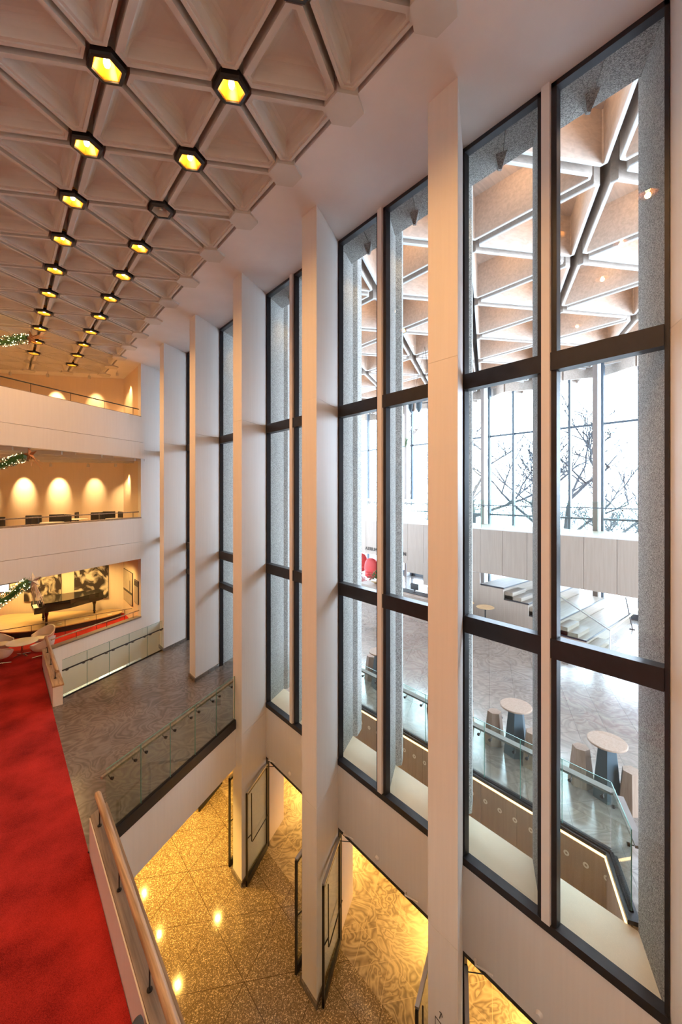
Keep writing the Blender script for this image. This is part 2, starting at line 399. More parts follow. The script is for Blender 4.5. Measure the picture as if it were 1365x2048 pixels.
# windows: one per bay
def bay(k, n, zb, trans, door=False):
    """bay between pier k and pier k-1"""
    a = yb(k-1)+TH; b = yb(k); c = (a+b)/2; w = sroot('window_%d' % n); fw = 0.045
    x0, x1 = XW-0.02, XW+0.10
    f = MB(); f.box(x0, x1, a, a+fw, zb, CZ).box(x0, x1, b-fw, b, zb, CZ).box(x0, x1, a, b, CZ-0.07, CZ)
    if not door: f.box(x0-0.03, x1, a, b, zb-0.07, zb+0.05)
    obj('frame', f, M['metal'], w)
    obj('mullion', MB().box(x0-0.05, x1-0.02, c-0.055, c+0.055, zb+0.05, CZ), M['white'], w)
    obj('mullion_trim', MB().box(x0, x1, c-0.125, c-0.056, zb, CZ).box(x0, x1, c+0.056, c+0.125, zb, CZ), M['metal'], w)
    for z0, z1 in trans:
        t = MB().box(x0-0.03, x1+0.02, a+fw, c-0.056, z0, z1).box(x0-0.03, x1+0.02, c+0.056, b-fw, z0, z1)
        obj('transom', t, M['metal'], w)
    g = MB()
    zs = [zb+0.04]+[z for t in trans for z in t]+[CZ-0.06]
    for i in range(0, len(zs), 2):
        for u, v in ((a+fw-.01, c-0.12), (c+0.12, b-fw+.01)):
            g.add([(XW+0.045, u, zs[i]), (XW+0.045, v, zs[i]), (XW+0.045, v, zs[i+1]), (XW+0.045, u, zs[i+1])], [(0, 1, 2, 3)])
    obj('glass', g, M['glass'], w)
    if not door:
        # cream outer sill, aggregate fin behind the mullion, spandrel below
        q = lambda y: (XW+0.10, y+0.06)
        s = MB().prism([(XW+0.10, a+0.06), (XS, a+0.50), (XS, b+0.50), (XW+0.10, b+0.06)], SZ-0.05, SZ)
        obj('sill', s, M['sill'], w)
        obj('sill_fascia', MB().prism([(XS-0.1, a+0.44), (XS-0.02, a+0.49), (XS-0.02, b+0.49), (XS-0.1, b+0.44)], 2.7, SZ-0.05), M['sill'], w)
        sp = MB().box(XW-0.03, XW+0.09, a-0.03, b+0.03, 2.50, zb-0.07)
        o = obj('wall_spandrel', sp, M['white']); o['kind'] = 'structure'
    q = c+0.06
    r0 = (XW+0.10, c-0.07); r1 = (XS, c+0.43); r2 = (XS+0.12, c+0.36); l1 = (XS, c+0.60); l2 = (XS+0.3, c+0.72); r3 = (XS+0.32, c+0.5)
    obj('aggregate_fin', MB().prism([r0, r1, r2, r3, l2, l1, (XW+0.10, c+0.13)], (SZ-0.02) if not door else MZ, CZ+0.5), M['agg'], w)
    return w
T = [(7.58, 7.84), (11.42, 11.66)]
n = 1
for k in (0, 1, 2, 3): bay(k, n, SZ+0.04, T); n += 1
bay(4, n, MZ, [(6.62, 6.80)]+T, True); n += 1
bay(5, n, MZ, [(6.62, 6.80)]+T, True); n += 1
bay(6, n, SZ+0.04, T); n += 1
# aggregate soffit outside the glass, with joints
so = MB()
ya = -6.0
ys = []
for k in range(-1, 8):
    a = yb(k-1)+TH; b = yb(k); c = (a+b)/2
    ys += [(a+c)/2-0.02, (c+b)/2-0.02]
ys = [-6]+ys+[24]
for u, v in zip(ys[:-1], ys[1:]):
    so.prism([(XW+0.09, u+0.006), (XS-0.08, u+0.45), (XS-0.08, v+0.44), (XW+0.09, v-0.004)], CZ+0.001, CZ+0.75)
struct('ceiling', so, M['agg'])
kn = MB()
for y in ys[3:-3]:
    for s_ in (0,):
        kn.add([(6.22, y+0.20, CZ+.01), (6.42, y+0.36, CZ+.01), (6.34, y+0.48, CZ+.01), (6.16, y+0.38, CZ+.01), (6.32, y+0.36, CZ-0.17), (6.37, y+0.39, CZ-0.16), (6.33, y+0.43, CZ-0.16), (6.28, y+0.39, CZ-0.17)],
               [(0, 1, 5, 4), (1, 2, 6, 5), (2, 3, 7, 6), (3, 0, 4, 7), (4, 5, 6, 7)])
struct('trim_4', kn, M['agg'])
kd = bpy.data.lights.new('soffit_glow', 'SPOT'); kd.energy = 26; kd.color = (1.0, 0.62, 0.2); kd.shadow_soft_size = 0.03; kd.spot_size = 1.5; kd.spot_blend = 0.8
for y in ys[4:-4]:
    o = bpy.data.objects.new('soffit_glow', kd); C.objects.link(o); o.location = (6.5, y+0.3, CZ-0.2); o.rotation_euler = Vector((0.1, 0.75, -1)).to_track_quat('-Z', 'Y').to_euler()

# smooth soffit along the window wall
struct('ceiling', MB().box(3.763+0.02, XW+0.09, -6, 24, CZ, CZ+0.45), M['soffit'])

# coffered ceiling: triangular precast coffers on a lattice of S/2
s_ = S/2; ROW = s_*0.8660254
XE, YE = 3.7633, 4.386
def node(i, j): return Vector((XE-ROW*i, YE+s_*(j+0.5*i)))
def coffer_mesh(side, a0, prof, name, mats, split=None):
    """triangular coffer, corners cut; prof = (inset, z); centred on its centroid, one corner on +x"""
    R = side/math.sqrt(3); m = MB(); rings = []
    for d, z in prof:
        a = max(a0+0.75*max(0, d-prof[0][0]), 2*d+0.02); r = []
        hv = a*math.tan(math.radians(30))-d/math.cos(math.radians(30))
        for q in range(3):
            an = 2*math.pi*q/3; u = Vector((math.cos(an), math.sin(an))); v = Vector((-u.y, u.x)); V = u*R
            # inward axis is -u
            for sg in (-1, 1):
                p = V-u*a+v*sg*max(hv, 0.004); r.append((p.x, p.y, z))
        rings.append(r)
    n = 6
    for i in range(len(rings)-1):
        m.cur = split[i] if split else 0
        m.add([*rings[i], *rings[i+1]], [(k, (k+1) % n, n+(k+1) % n, n+k) for k in range(n)])
    m.cur = split[-1] if split else 0
    m.add(rings[-1], [tuple(range(6))])
    return m.mesh(name, mats)
prof = [(0.045, 0.30), (0.045, 0.0), (0.09, 0.0), (0.094, 0.022), (0.135, 0.022), (0.148, 0.05), (0.175, 0.13), (0.205, 0.185), (0.245, 0.225), (0.29, 0.24), (0.34, 0.245)]
cofm = coffer_mesh(s_, 0.25, prof, 'coffer', [M['coffer']])
ceil = sroot('ceiling')
obj('coffer_backing', MB().box(-9, XE+0.03, -6, 40, CZ+0.30, CZ+0.42), M['coffer'], ceil)
edge = MB().box(XE-0.02, XE+0.02, -6, 24, CZ-0.0, CZ+0.31); 
rest = MB()
for i in range(0, 7):
    for j in range(-6 if i < 3 else -8, 11):
        for dn in (0, 1):
            c = (node(i, j)+node(i, j+1)+node(i+1, j))/3 if not dn else (node(i+1, j)+node(i+1, j+1)+node(i, j+1))/3
            # corner pointing: up cell has its lone corner toward -x, down cell toward +x
            if c.y < -4.5: continue
            rz = math.pi if not dn else 0.0
            if i <= 2 and c.y > 0.2:
                put('coffer', cofm, ceil, (c.x, c.y, CZ), rz)
            else:
                mt = Matrix.Rotation(rz, 3, 'Z')
                rest.add([mt @ v.co+Vector((c.x, c.y, CZ)) for v in cofm.vertices], [tuple(p.vertices) for p in cofm.polygons])
o = obj('coffer_field', rest, M['coffer'], ceil)
# hexagonal pads where the lattice meets the soffit
pd = MB()
hexa = lambda c, r, rot=0.0: [(c[0]+r*math.cos(math.pi/3*q+rot), c[1]+r*math.sin(math.pi/3*q+rot)) for q in range(6)]
for j in range(-5, 12): pd.prism(hexa(node(0, j), 0.285, math.pi/6), CZ-0.05, CZ+0.3)
for i in range(1, 7): pd.prism(hexa(node(i, 11), 0.26, math.pi/6), CZ-0.03, CZ+0.3)
struct('trim_5', pd, M['coffer'])
# border soffit at the far end of the lattice
q0 = node(0, 11); q6 = node(7, 11)
struct('ceiling', MB().prism([(XE+0.019, q0.y), (XE+0.019, 26), (-9, 34), (q6.x-3, q6.y+1.73)], CZ, CZ+0.3), M['soffit'])

# hall end: levels 2 and 3
Q = (XF, 18.655); W0 = (XF, 21.76)
def cdir(p, t): return (p[0]-0.8660254*t, p[1]+0.5*t)
struct('wall_back', MB().wall(W0, cdir(W0, 16), 0, -0.25, MZ, CZ), M['warmwall'])
struct('wall_side', MB().box(XF, XF+0.25, Q[1]+TH+0.002, W0[1]+0.1, 0, CZ), M['warmwall'])
struct('wall_left', MB().box(-9.2, -9, -6, 34, 0, CZ+0.4), M['warmwall'])
struct('wall_front', MB().box(-9, XW, -6.2, -6, 0, CZ+0.4), M['warmwall'])
struct('wall_right', MB().box(XW, 24.5, -8.2, -8, 0, MZ), M['panel'])
nf = sroot('window_10'); nm = MB()  # unseen side glazing, added so daylight reaches the pier sides
for q in range(12): nm.box(7.0+1.5*q, 7.06+1.5*q, -8.1, -7.96, MZ, 16.2)
for z in (MZ, 8.0, 12.1, 16.1): nm.box(XW, 24.5, -8.1, -7.96, z, z+0.1)
obj('mullion', nm, M['steel'], nf)
g = MB(); g.add([(XW, -8.03, MZ), (24.5, -8.03, MZ), (24.5, -8.03, 16.2), (XW, -8.03, 16.2)], [(0, 1, 2, 3)]); obj('glass', g, M['glass'], nf)
struct('wall_lower', MB().box(-9, XF, 28, 28.2, 0, 2.8).prism([(XF, 21), (24, 30), (24, 30.2), (XF, 21.2)], 0, 2.8), M['warmwall'])
struct('wall_far', MB().box(24.5, 24.7, -8, 34, 0, 3.85).box(-9, 24.7, 33.9, 34.1, 0, 3.85), M['warmwall'])
def level(zf, z0, z1, zseam):
    pts = [Q, bq(Q, -15), (-9, 34), cdir(W0, 13), W0]
    r = sroot('trim_%d' % (6+int(zf)))
    f = MB().wall(Q, bq(Q, -15), 0, 0.16, z0, zseam-0.006).wall(Q, bq(Q, -15), 0, 0.16, zseam+0.006, z1).wall(Q, bq(Q, -15), -0.006, -0.1, z0, z1)
    f.v = f.v
    obj('parapet', f, M['white'], r)
    obj('parapet_cap', MB().wall(Q, bq(Q, -15), 0.03, -0.24, z1, z1+0.05), M['capb'], r)
    struct('floor', MB().prism(pts, z0+0.02, zf), M['warmwall'])
level(7.96, 7.02, 8.70, 7.73)
level(12.20, 11.22, 12.97, 11.90)
# mezzanine parapet across the hall
r = sroot('trim_3')
P3 = (1.36, 16.765)
obj('parapet', MB().wall(bq(P3, 0), Q, -0.0, 0.16, 2.8, 4.50), M['white'], r)
obj('parapet_cap', MB().wall(bq(P3, 0.0), Q, -0.03, 0.24, 4.50, 4.55), M['capb'], r)
# short parapet along the carpet
obj('parapet_return', MB().box(1.135, 1.36, 13.45, 16.9, 2.8, 4.50), M['white'], r)
obj('parapet_cap', MB().box(1.12, 1.39, 13.44, 16.88, 4.50, 4.54), M['oak'], r)
# near parapet along the carpet
r = sroot('trim_4')
obj('parapet', MB().prism([(1.125, -6), (1.40, -6), (1.40, 7.78), (1.125, 7.62)], 2.8, 4.54), M['white'], r)
obj('parapet_cap', MB().prism([(1.14, -6), (1.405, -6), (1.405, 7.79), (1.14, 7.63)], 4.54, 4.575), M['cap'], r)
# coffer-like ribs under level 3
rb = MB()
for i in range(-1, 9):
    p = bq(Q, -0.3-1.55*i); rb.wall(p, cdir(p, 5.0), -0.04, 0.04, 11.10, 11.23)
    for s2 in (0.0,): rb.wall(bq(p, 0.5), cdir(bq(p, 0.5), 5.0), -0.03, 0.03, 11.13, 11.23)
for d in (1.2, 2.2): rb.wall(bq((Q[0], Q[1]+d), 0), bq((Q[0], Q[1]+d), -12), -0.05, 0.05, 11.14, 11.23)
struct('trim_11', rb, M['coffer'])

# ================================================================= ATRIUM
XA, XG = 16.2, 22.2                     # balcony fascia, glass facade
RZ = 15.91
def rnode(i, j): return Vector((0.8660254*(10.35+S*(i)), 0.57+S*j+0.5*(10.35+S*i)))
# roof lattice: deep ash coffers with lower edges coloured pale as if white-lit
rprof = [(0.09, 1.05), (0.09, 0.02), (0.10, 0.0), (0.155, 0.0), (0.16, 0.02), (0.18, 1.0), (0.5, 1.03)]
rm = coffer_mesh(S, 0.30, rprof, 'roof_coffer', [M['roofwood'], M['rim']], split=[0, 1, 1, 1, 0, 0, 0])
roof = sroot('ceiling')
obj('roof_deck', MB().box(XS-0.1, 26, -14, 40, RZ+1.04, RZ+1.2), M['groove'], roof)
lampspots = []
for i in range(-2, 6):
    for j in range(-6, 8):
        for dn in (0, 1):
            A_, B_, C_ = (rnode(i, j), rnode(i, j+1), rnode(i+1, j)) if not dn else (rnode(i+1, j), rnode(i+1, j-1), rnode(i, j))
            if not dn: cpt = (rnode(i, j)+rnode(i+1, j)+rnode(i, j+1))/3
            else: cpt = (rnode(i+1, j)+rnode(i+1, j-1)+rnode(i, j))/3
            if cpt.x < XS+0.5 or cpt.x > XG+1.2 or cpt.y < -9 or cpt.y > 24: continue
            # orientation: corner directions from centroid are multiples of 60 deg
            pc = (rnode(i+1, j) if not dn else rnode(i+1, j))
            V3 = [rnode(i, j), rnode(i+1, j), rnode(i, j+1)] if not dn else [rnode(i+1, j), rnode(i+1, j-1), rnode(i, j)]
            d = V3[0]-cpt; rz = math.atan2(d.y, d.x)
            put('coffer', rm, roof, (cpt.x, cpt.y, RZ), rz)
            lampspots.append(cpt)
# fascia beam where the roof starts, and wood above the aggregate
struct('trim_12', MB().box(XS+0.02, XS+0.12, -8, 30, RZ-0.02, RZ+1.05), M['roofwood'])
# zigzag edge beams above the glass facade
zg = MB()
for j in range(-4, 8):
    p0 = (XG-0.15, 0.4+S*j-1.2); p1 = (XG+0.7, p0[1]+S/2); p2 = (XG-0.15, p0[1]+S)
    zg.wall(p0, p1, 0, 0.12, 15.5, RZ+1.0).wall(p1, p2, 0, 0.12, 15.5, RZ+1.0)
struct('trim_13', zg, M['roofwood'])
# glass facade
fa = sroot('window_9')
mu = MB(); ysf = [5.34+1.475*q for q in range(-8, 18)]
for y in ysf: mu.box(XG-0.04, XG+0.16, y-0.055, y+0.055, MZ, RZ+0.2)
obj('mullion', mu, M['facade'], fa)
tr = MB()
for z in (8.50, 13.1): tr.box(XG+0.02, XG+0.14, ysf[0], ysf[-1], z-0.05, z+0.05)
tr.box(XG+0.02, XG+0.16, ysf[0], ysf[-1], MZ, MZ+0.25).box(XG+0.02, XG+0.14, ysf[0], ysf[-1], 5.9, 6.0)
obj('transom', tr, M['facade'], fa)
g = MB(); g.add([(XG+0.08, ysf[0], MZ), (XG+0.08, ysf[-1], MZ), (XG+0.08, ysf[-1], RZ+1), (XG+0.08, ysf[0], RZ+1)], [(0, 1, 2, 3)])
obj('glass', g, M['glass'], fa)
for q in range(-2, 5):
    y = 7.0+5.9*q
    c = sroot('wall_column'); obj('timber_column', MB().box(XG-0.45, XG-0.12, y-0.10, y+0.10, MZ, RZ+0.1), M['timber'], c)
    obj('pale_flange', MB().box(XG-0.46, XG-0.12, y-0.16, y-0.11, MZ, RZ+0.1), M['rim'], c)
# atrium balcony with board fascia
bl = sroot('wall_atrium')
bf = MB(); yj = 3.5-1.035*8
while yj < 26:
    bf.box(XA, XA+0.08, yj+0.007, yj+1.028, 6.28, 8.18); yj += 1.035
bf.box(XA+0.081, XA+0.2, -6, 26, 6.28, 8.17)
# boards below: left side of the stair, cut in steps
for u, v, zt in ((9.61*1.0125, 10.9, 6.28), (8.64, 9.73, 5.74), (7.59, 8.64, 5.30), (6.52, 7.59, 4.86), (5.5, 6.52, 4.40)):
    bf.box(XA+0.002, XA+0.08, u+0.002, v-0.002, MZ, zt-0.02)
for u, v, zb in ((10.9, 12.84, 5.2), (12.84, 13.9, 5.68), (13.9, 14.2, 6.12)):
    bf.box(XA+0.002, XA+0.08, u, v, zb, 6.28)
bf.box(XA+0.002, XA+0.08, 10.9, 12.45, MZ, 5.2)
obj('board_cladding', bf, M['panel'], bl)
obj('upper_floor', MB().box(XA+0.2, XG-0.3, -6, 26, 7.4, 7.96), M['step'], bl)
obj('ledge', MB().box(XA-0.01, XA+0.45, -6, 26, 8.18, 8.21), M['rim'], bl)
# lettering on the fascia
def lettering(txt, size, loc, rot, parent, ext=0.01):
    cu = bpy.data.curves.new('lettering', 'FONT'); cu.body = txt; cu.size = size; cu.extrude = ext
    t = bpy.data.objects.new('t', cu); C.objects.link(t)
    bpy.context.view_layer.update()
    me = bpy.data.meshes.new_from_object(t.evaluated_get(bpy.context.evaluated_depsgraph_get()))
    bpy.data.objects.remove(t); me.materials.clear(); me.materials.append(M['ink'])
    o = bpy.data.objects.new('lettering', me); C.objects.link(o); o.location = loc; o.rotation_euler = rot
    if parent: o.parent = parent
    return o
lettering('ATRIUM S', 0.27, (XA-0.012, 17.02, 6.50), (math.pi/2, 0, -math.pi/2), bl)
lettering('EN', 0.27, (XA-0.012, 14.28, 6.50), (math.pi/2, 0, -math.pi/2), bl)
# seating terraces coming down towards -y
ter = thing('seating_stair', 'wide pale wooden seating terraces with dark nosings under the atrium balcony', 'stairs')
for i, (u, v, z) in enumerate(((5.5, 6.52, 4.43), (6.52, 7.59, 4.88), (7.59, 8.64, 5.33), (8.64, 9.73, 5.78))):
    o = obj('terrace', MB().box(XA+0.1, XG-0.6, u+0.02, v, MZ+0.002, z), M['step'], ter)
    obj('nosing', MB().box(XA+0.1, XG-0.6, u, u+0.035, z-0.05, z+0.004).box(XA+0.06, XA+0.10, u, v+0.03, z-0.07, z+0.004), M['metal'], o)
    for q in (1, 2):
        zz = z-0.45+0.15*q
        if zz > MZ: 
            o2 = obj('small_step', MB().box(XA+0.11, XA+1.25, u-0.36*(3-q), u+0.0, max(MZ+.002, z-0.449), zz), M['step'], ter)
sg = thing('stair_rail', 'slim steel handrail on glass at the foot of the seating terraces', 'railing')
hp = [(XA+0.05, 6.6, 5.95), (XA+0.05, 4.75, 5.0)]
obj('handrail', MB().tube(hp, 0.022), M['steel'], sg)
g = MB().add([(XA+0.1, 6.6, 4.6), (XA+0.1, 4.75, 3.98), (XA+0.1, 4.75, 5.05), (XA+0.1, 6.6, 6.05)], [(0, 1, 2, 3)]); obj('glass_panel', g, M['rail_glass'], sg)
obj('post', MB().tube([(XA+0.05, 4.75, MZ), (XA+0.05, 4.75, 5.0)], 0.02), M['steel'], sg)
obj('yellow_edge', MB().tube([(XA+0.05, 4.75, 5.0), (XG-1.2, 4.9, 5.0)], 0.03), M['yellow'], sg)
sg2 = thing('floor_stand', 'thin black stand on the atrium floor right of the seating terraces', 'stand')
obj('pole', MB().tube([(20.6, 5.2, MZ), (20.6, 5.45, 5.3)], 0.025), M['black'], sg2)
obj('foot', MB().box(20.55, 20.65, 5.1, 5.3, MZ, MZ+0.03), M['black'], sg2)

# ================================================================= LAMPS
def hexlamp():
    t = thing('ceiling_light', '', 'ceiling light')
    ho = lambda r: [(r*math.cos(math.pi/3*q+math.pi/6), r*math.sin(math.pi/3*q+math.pi/6)) for q in range(6)]
    R = lambda r, z: [(x, y, z) for x, y in ho(r)]
    m = MB().rings([R(0.235, 0.06), R(0.24, -0.02), R(0.225, -0.05), R(0.18, -0.055), R(0.175, -0.035)], close_last=False)
    obj('hexagonal_frame', m, M['black'], t)
    m = MB().rings([R(0.182, -0.045), R(0.17, -0.03), R(0.13, 0.10), R(0.07, 0.2)])
    # fluted facets
    obj('reflector', m, M['gold'], t)
    obj('bulb', MB().lathe([(0.001, -0.01), (0.03, 0.0), (0.042, 0.04), (0.035, 0.09), (0.02, 0.14)], n=12), M['bulb'], t, smooth=True)
    return t
PLAMP = 26.0
ld = bpy.data.lights.new('lamp_glow', 'SPOT'); ld.energy = PLAMP; ld.color = WARM; ld.shadow_soft_size = 0.05; ld.spot_size = 2.7; ld.spot_blend = 0.5
lb = hexlamp(); cnt = 0
names = {1: 'nearest to the window wall', 2: 'second row from the window wall'}
for i in range(1, 7):
    for j in range(-9, 11):
        c = node(i, j)
        if c.y < -4 or c.y > 21.2: continue
        if i >= 3 and (j % 2): continue
        off = (i == 1 and j == 2)
        O = ['partly cut by the top picture edge', 'nearest', 'second nearest', 'third nearest', 'fourth nearest', 'fifth nearest', 'sixth nearest', 'seventh nearest', 'eighth nearest', 'ninth nearest', 'tenth nearest', 'eleventh and furthest']
        rk = (j+1) if i == 1 else j+1
        lab = 'warm lit hexagonal ceiling light, %s, row beyond the second from the windows' % 'far left'
        if i in (1, 2) and 0 <= rk < 12: lab = 'warm lit hexagonal ceiling light, %s, %s' % (O[rk], 'first row' if i == 1 else 'second row')
        elif i in (1, 2): lab = 'warm lit hexagonal ceiling light behind the viewer, %s' % ('first row from the windows' if i == 1 else 'second row')
        if off: lab = 'unlit dark hexagonal ceiling light in the first row from the windows'
        if cnt == 0: t = lb; t.location = (c.x, c.y, CZ)
        else: t = dup(lb, (c.x, c.y, CZ), 0)
        cnt += 1
        t['label'] = lab
        if not off: t['group'] = 'hexagonal lights, window row' if i == 1 else 'hexagonal lights, second row' if i == 2 else 'hexagonal lights, further rows'
        elif 'group' in t: del t['group']
        if off:
            for ch in t.children:
                if ch.name.startswith('bulb'): ch.data = ch.data.copy(); ch.data.materials[0] = M['chrome']
                if ch.name.startswith('reflector'): ch.data = ch.data.copy(); ch.data.materials[0] = M['coffer']
        else:
            o = bpy.data.objects.new('lamp_glow', ld); C.objects.link(o); o.location = (0, 0, -0.065); o.parent = t
# downlights in the atrium roof
def downlight():
    t = thing('roof_downlight', 'small white downlight on the ash panel inside an atrium roof coffer', 'downlight', group='downlights in the atrium roof')
    obj('housing', MB().lathe([(0.06, 0.06), (0.075, 0.0), (0.065, -0.06), (0.06, -0.06)], n=14), M['rim'], t)
    obj('lens', MB().lathe([(0.055, -0.055), (0.055, -0.07)], n=14), M['spotbulb'], t)
    return t
ds = downlight(); cnt = 0
ad = bpy.data.lights.new('roof_glow', 'POINT'); ad.energy = 10; ad.color = (1.0, 0.58, 0.30); ad.shadow_soft_size = 0.08
for c in lampspots:
    if c.x > 20 or c.y < -1.5 or c.y > 19: continue
    t = ds if cnt == 0 else dup(ds, (0, 0, 0), 0)
    t.location = (c.x+0.15, c.y, RZ+0.96); cnt += 1
    o = bpy.data.objects.new('roof_glow', ad); C.objects.link(o); o.location = (0, 0, -0.16); o.parent = t
# amber downlights under the mezzanine and levels
def can(name, label, group, locs, power, col, z, aim=None, spot=2.4, blend=0.8):
    first = None
    d = bpy.data.lights.new(name+'_glow', 'SPOT'); d.energy = power; d.color = col; d.shadow_soft_size = 0.03; d.spot_size = spot; d.spot_blend = blend
    for (x, y) in locs:
        if first is None:
            first = t = thing(name, label, 'spotlight', (x, y, z), group=group)
            obj('can', MB().lathe([(0.06, 0.10), (0.065, 0.0), (0.05, 0.0)], n=14), M['rim'], t)
            obj('lens', MB().lathe([(0.048, 0.012), (0.048, 0.004)], n=14), M['spotbulb'], t)
        else: t = dup(first, (x, y, z), 0)
        o = bpy.data.objects.new(name+'_glow', d); C.objects.link(o); o.location = (0, 0, -0.03); o.parent = t
        if aim: o.rotation_euler = Vector(aim).to_track_quat('-Z', 'Y').to_euler()
can('lobby_downlight', 'round amber downlight recessed in the underside of the mezzanine', 'lobby downlights',
    [(-1.6, 3), (-1.6, 7), (-1.6, 11), (-1.0, 16), (2.15, 9.85), (2.15, 11.4), (2.15, 12.95), (3.5, 10.6), (3.5, 12.15), (3.5, 13.7), (4.95, 11.5), (-3.5, 5), (-3.5, 12), (-3.5, 18)], 105, AMBER, 2.78)
can('corridor_downlight', 'round amber downlight over the stone corridor behind the doors', 'corridor downlights',
    [(9.2, 1.5), (9.2, 4.2), (9.2, 7.2), (9.2, 10.3), (9.2, 13.4), (8.6, -1.5)], 280, AMBER, 2.78)
can('gallery_downlight', 'small spotlight under the second level lighting the piano wall', 'gallery spotlights',
    [(W0[0]-0.866*q-0.55, W0[1]+0.5*q-0.95) for q in (0.5, 1.7, 2.9, 4.1, 5.3)]+[(3.7, 20.0)], 95, (1.0, 0.64, 0.20), 6.98)
can('level_downlight', 'amber downlight under the third level above the dark chairs', 'second level downlights', [(2.38, 18.81), (2.36, 20.37), (1.1, 17.9), (1.0, 20.87), (-0.8, 19.5), (-2.5, 20)], 75, (1.0, 0.60, 0.22), 11.13)
# wall washers
def washers(z, pts, power, lab, grp):
    first = None
    d = bpy.data.lights.new('washer_glow', 'SPOT'); d.energy = power; d.color = (1.0, 0.66, 0.30); d.shadow_soft_size = 0.03; d.spot_size = 0.85; d.spot_blend = 1.0
    for p, tgt in pts:
        v = Vector((tgt[0]-p[0], tgt[1]-p[1], 0)).normalized()
        if first is None:
            first = t = thing('wall_spotlight', lab, 'spotlight', (p[0], p[1], z), group=grp)
            obj('bracket', MB().tube([(0, 0, 0.0), (0, 0, 0.12)], 0.012, 8), M['rim'], t)
            obj('head', MB().tube([(0, 0, 0.02), (0, 0, -0.12)], [0.05, 0.06], 12), M['rim'], t, smooth=True)
        else: t = dup(first, (p[0], p[1], z), 0)
        o = bpy.data.objects.new('washer_glow', d); C.objects.link(o); o.parent = t; o.location = (v.x*0.02, v.y*0.02, -0.14)
        o.rotation_euler = Vector((v.x*0.72, v.y*0.72, -1)).to_track_quat('-Z', 'Y').to_euler()
nb = Vector((-0.5, -0.8660254))
def onwall(t, off):
    p = cdir(W0, t); return (p[0]+nb.x*off, p[1]+nb.y*off), p
washers(11.08, [onwall(t, 0.75) for t in (1.27, 2.81, 4.28, 5.8, 7.3)]+[((XF-0.55, 20.71), (XF, 20.71))], 230, 'small white spotlight under the third level washing the cream wall', 'second level wall spotlights')
washers(CZ-0.14, [onwall(t, 0.75) for t in (1.22, 2.94, 4.44, 5.9)]+[((XF-0.55, 20.4), (XF, 20.4))], 190, 'small white spotlight on the main ceiling washing the top level wall', 'third level wall spotlights')

# ================================================================= RAILS
def glass_rail(name, label, p, dr, n, step, z0, zt, hz, side, mat, flat=None, cat='railing', strip=True):
    t = thing(name, label, cat, (p[0], p[1], 0))
    d = Vector(dr); nn = Vector((-d.y, d.x))*side
    P = lambda s, o, z: (d.x*s+nn.x*o, d.y*s+nn.y*o, z)
    for i in range(n):
        a, b = i*step+0.006, (i+1)*step-0.006
        g = MB().prism([P(a, 0, 0)[:2], P(b, 0, 0)[:2], P(b, 0.012, 0)[:2], P(a, 0.012, 0)[:2]], z0, zt)
        pn = obj('glass_panel', g, M['rail_glass'], t)
        for e in (a, b): pass
        obj('glass_edge', MB().prism([P(b, 0, 0)[:2], P(b+0.008, 0, 0)[:2], P(b+0.008, 0.012, 0)[:2], P(b, 0.012, 0)[:2]], z0, zt+0.001)
            .prism([P(a, 0, 0)[:2], P(b, 0, 0)[:2], P(b, 0.012, 0)[:2], P(a, 0.012, 0)[:2]], zt, zt+0.006), M['edge'], pn)
        for e in (a+0.12, b-0.12):
            br_ = MB().lathe([(0.028, -0.012), (0.028, 0.02)], P(e, -0.0, hz-0.06), 12, Matrix.Rotation(math.atan2(nn.y, nn.x), 3, 'Z') @ Matrix.Rotation(math.pi/2, 3, 'Y'))
            br_.tube([P(e, 0.01, hz-0.06), P(e, 0.07, hz-0.06), P(e, 0.09, hz-0.01)], 0.008, 6)
            obj('bracket', br_, M['black'], t)
    L = n*step
    if flat:
        obj('handrail', MB().prism([P(-0.02, 0.05, 0)[:2], P(L, 0.05, 0)[:2], P(L, 0.05+flat, 0)[:2], P(-0.02, 0.05+flat, 0)[:2]], hz, hz+0.04), mat, t)
    else:
        obj('handrail', MB().tube([P(-0.05, 0.09, hz), P(L, 0.09, hz)], 0.021, 10), mat, t, smooth=True)
    if strip: obj('base_channel', MB().prism([P(0, -0.02, 0)[:2], P(L, -0.02, 0)[:2], P(L, 0.035, 0)[:2], P(0, 0.035, 0)[:2]], z0-0.03, z0+0.004), M['matte'], t)
    return t
glass_rail('glass_balustrade', 'glass balustrade with dark rail on the near edge of the stone mezzanine', (1.39, 7.80), B, 5, 0.745, MZ+0.03, 5.11, 4.95, 1, M['cap'], flat=0.05)
glass_rail('glass_balustrade', 'glass balustrade with black handrail on the far edge of the stone mezzanine', (1.38, 13.85), B, 5, 0.762, MZ+0.02, 5.06, 4.80, -1, M['black'])
glass_rail('glass_balustrade', 'long glass balustrade with flat wooden rail above the light well in the atrium', (WX, 2.2), (0, 1), 12, 0.745, MZ+0.02, 5.12, 4.88, -1, M['timber'], flat=0.13)
glass_rail('glass_balustrade', 'short angled glass balustrade turning the light well corner near the right-hand window', (WX, 2.2), (-B.x, -B.y), 1, 0.98, MZ+0.02, 5.12, 4.88, 1, M['timber'], flat=0.13)
t = glass_rail('glass_balustrade', 'glass balustrade with steel rail on top of the atrium balcony', (XA+0.12, 3.5-1.035*5), (0, 1), 20, 1.035, 8.2, 9.45, 9.24, 1, M['facade'])
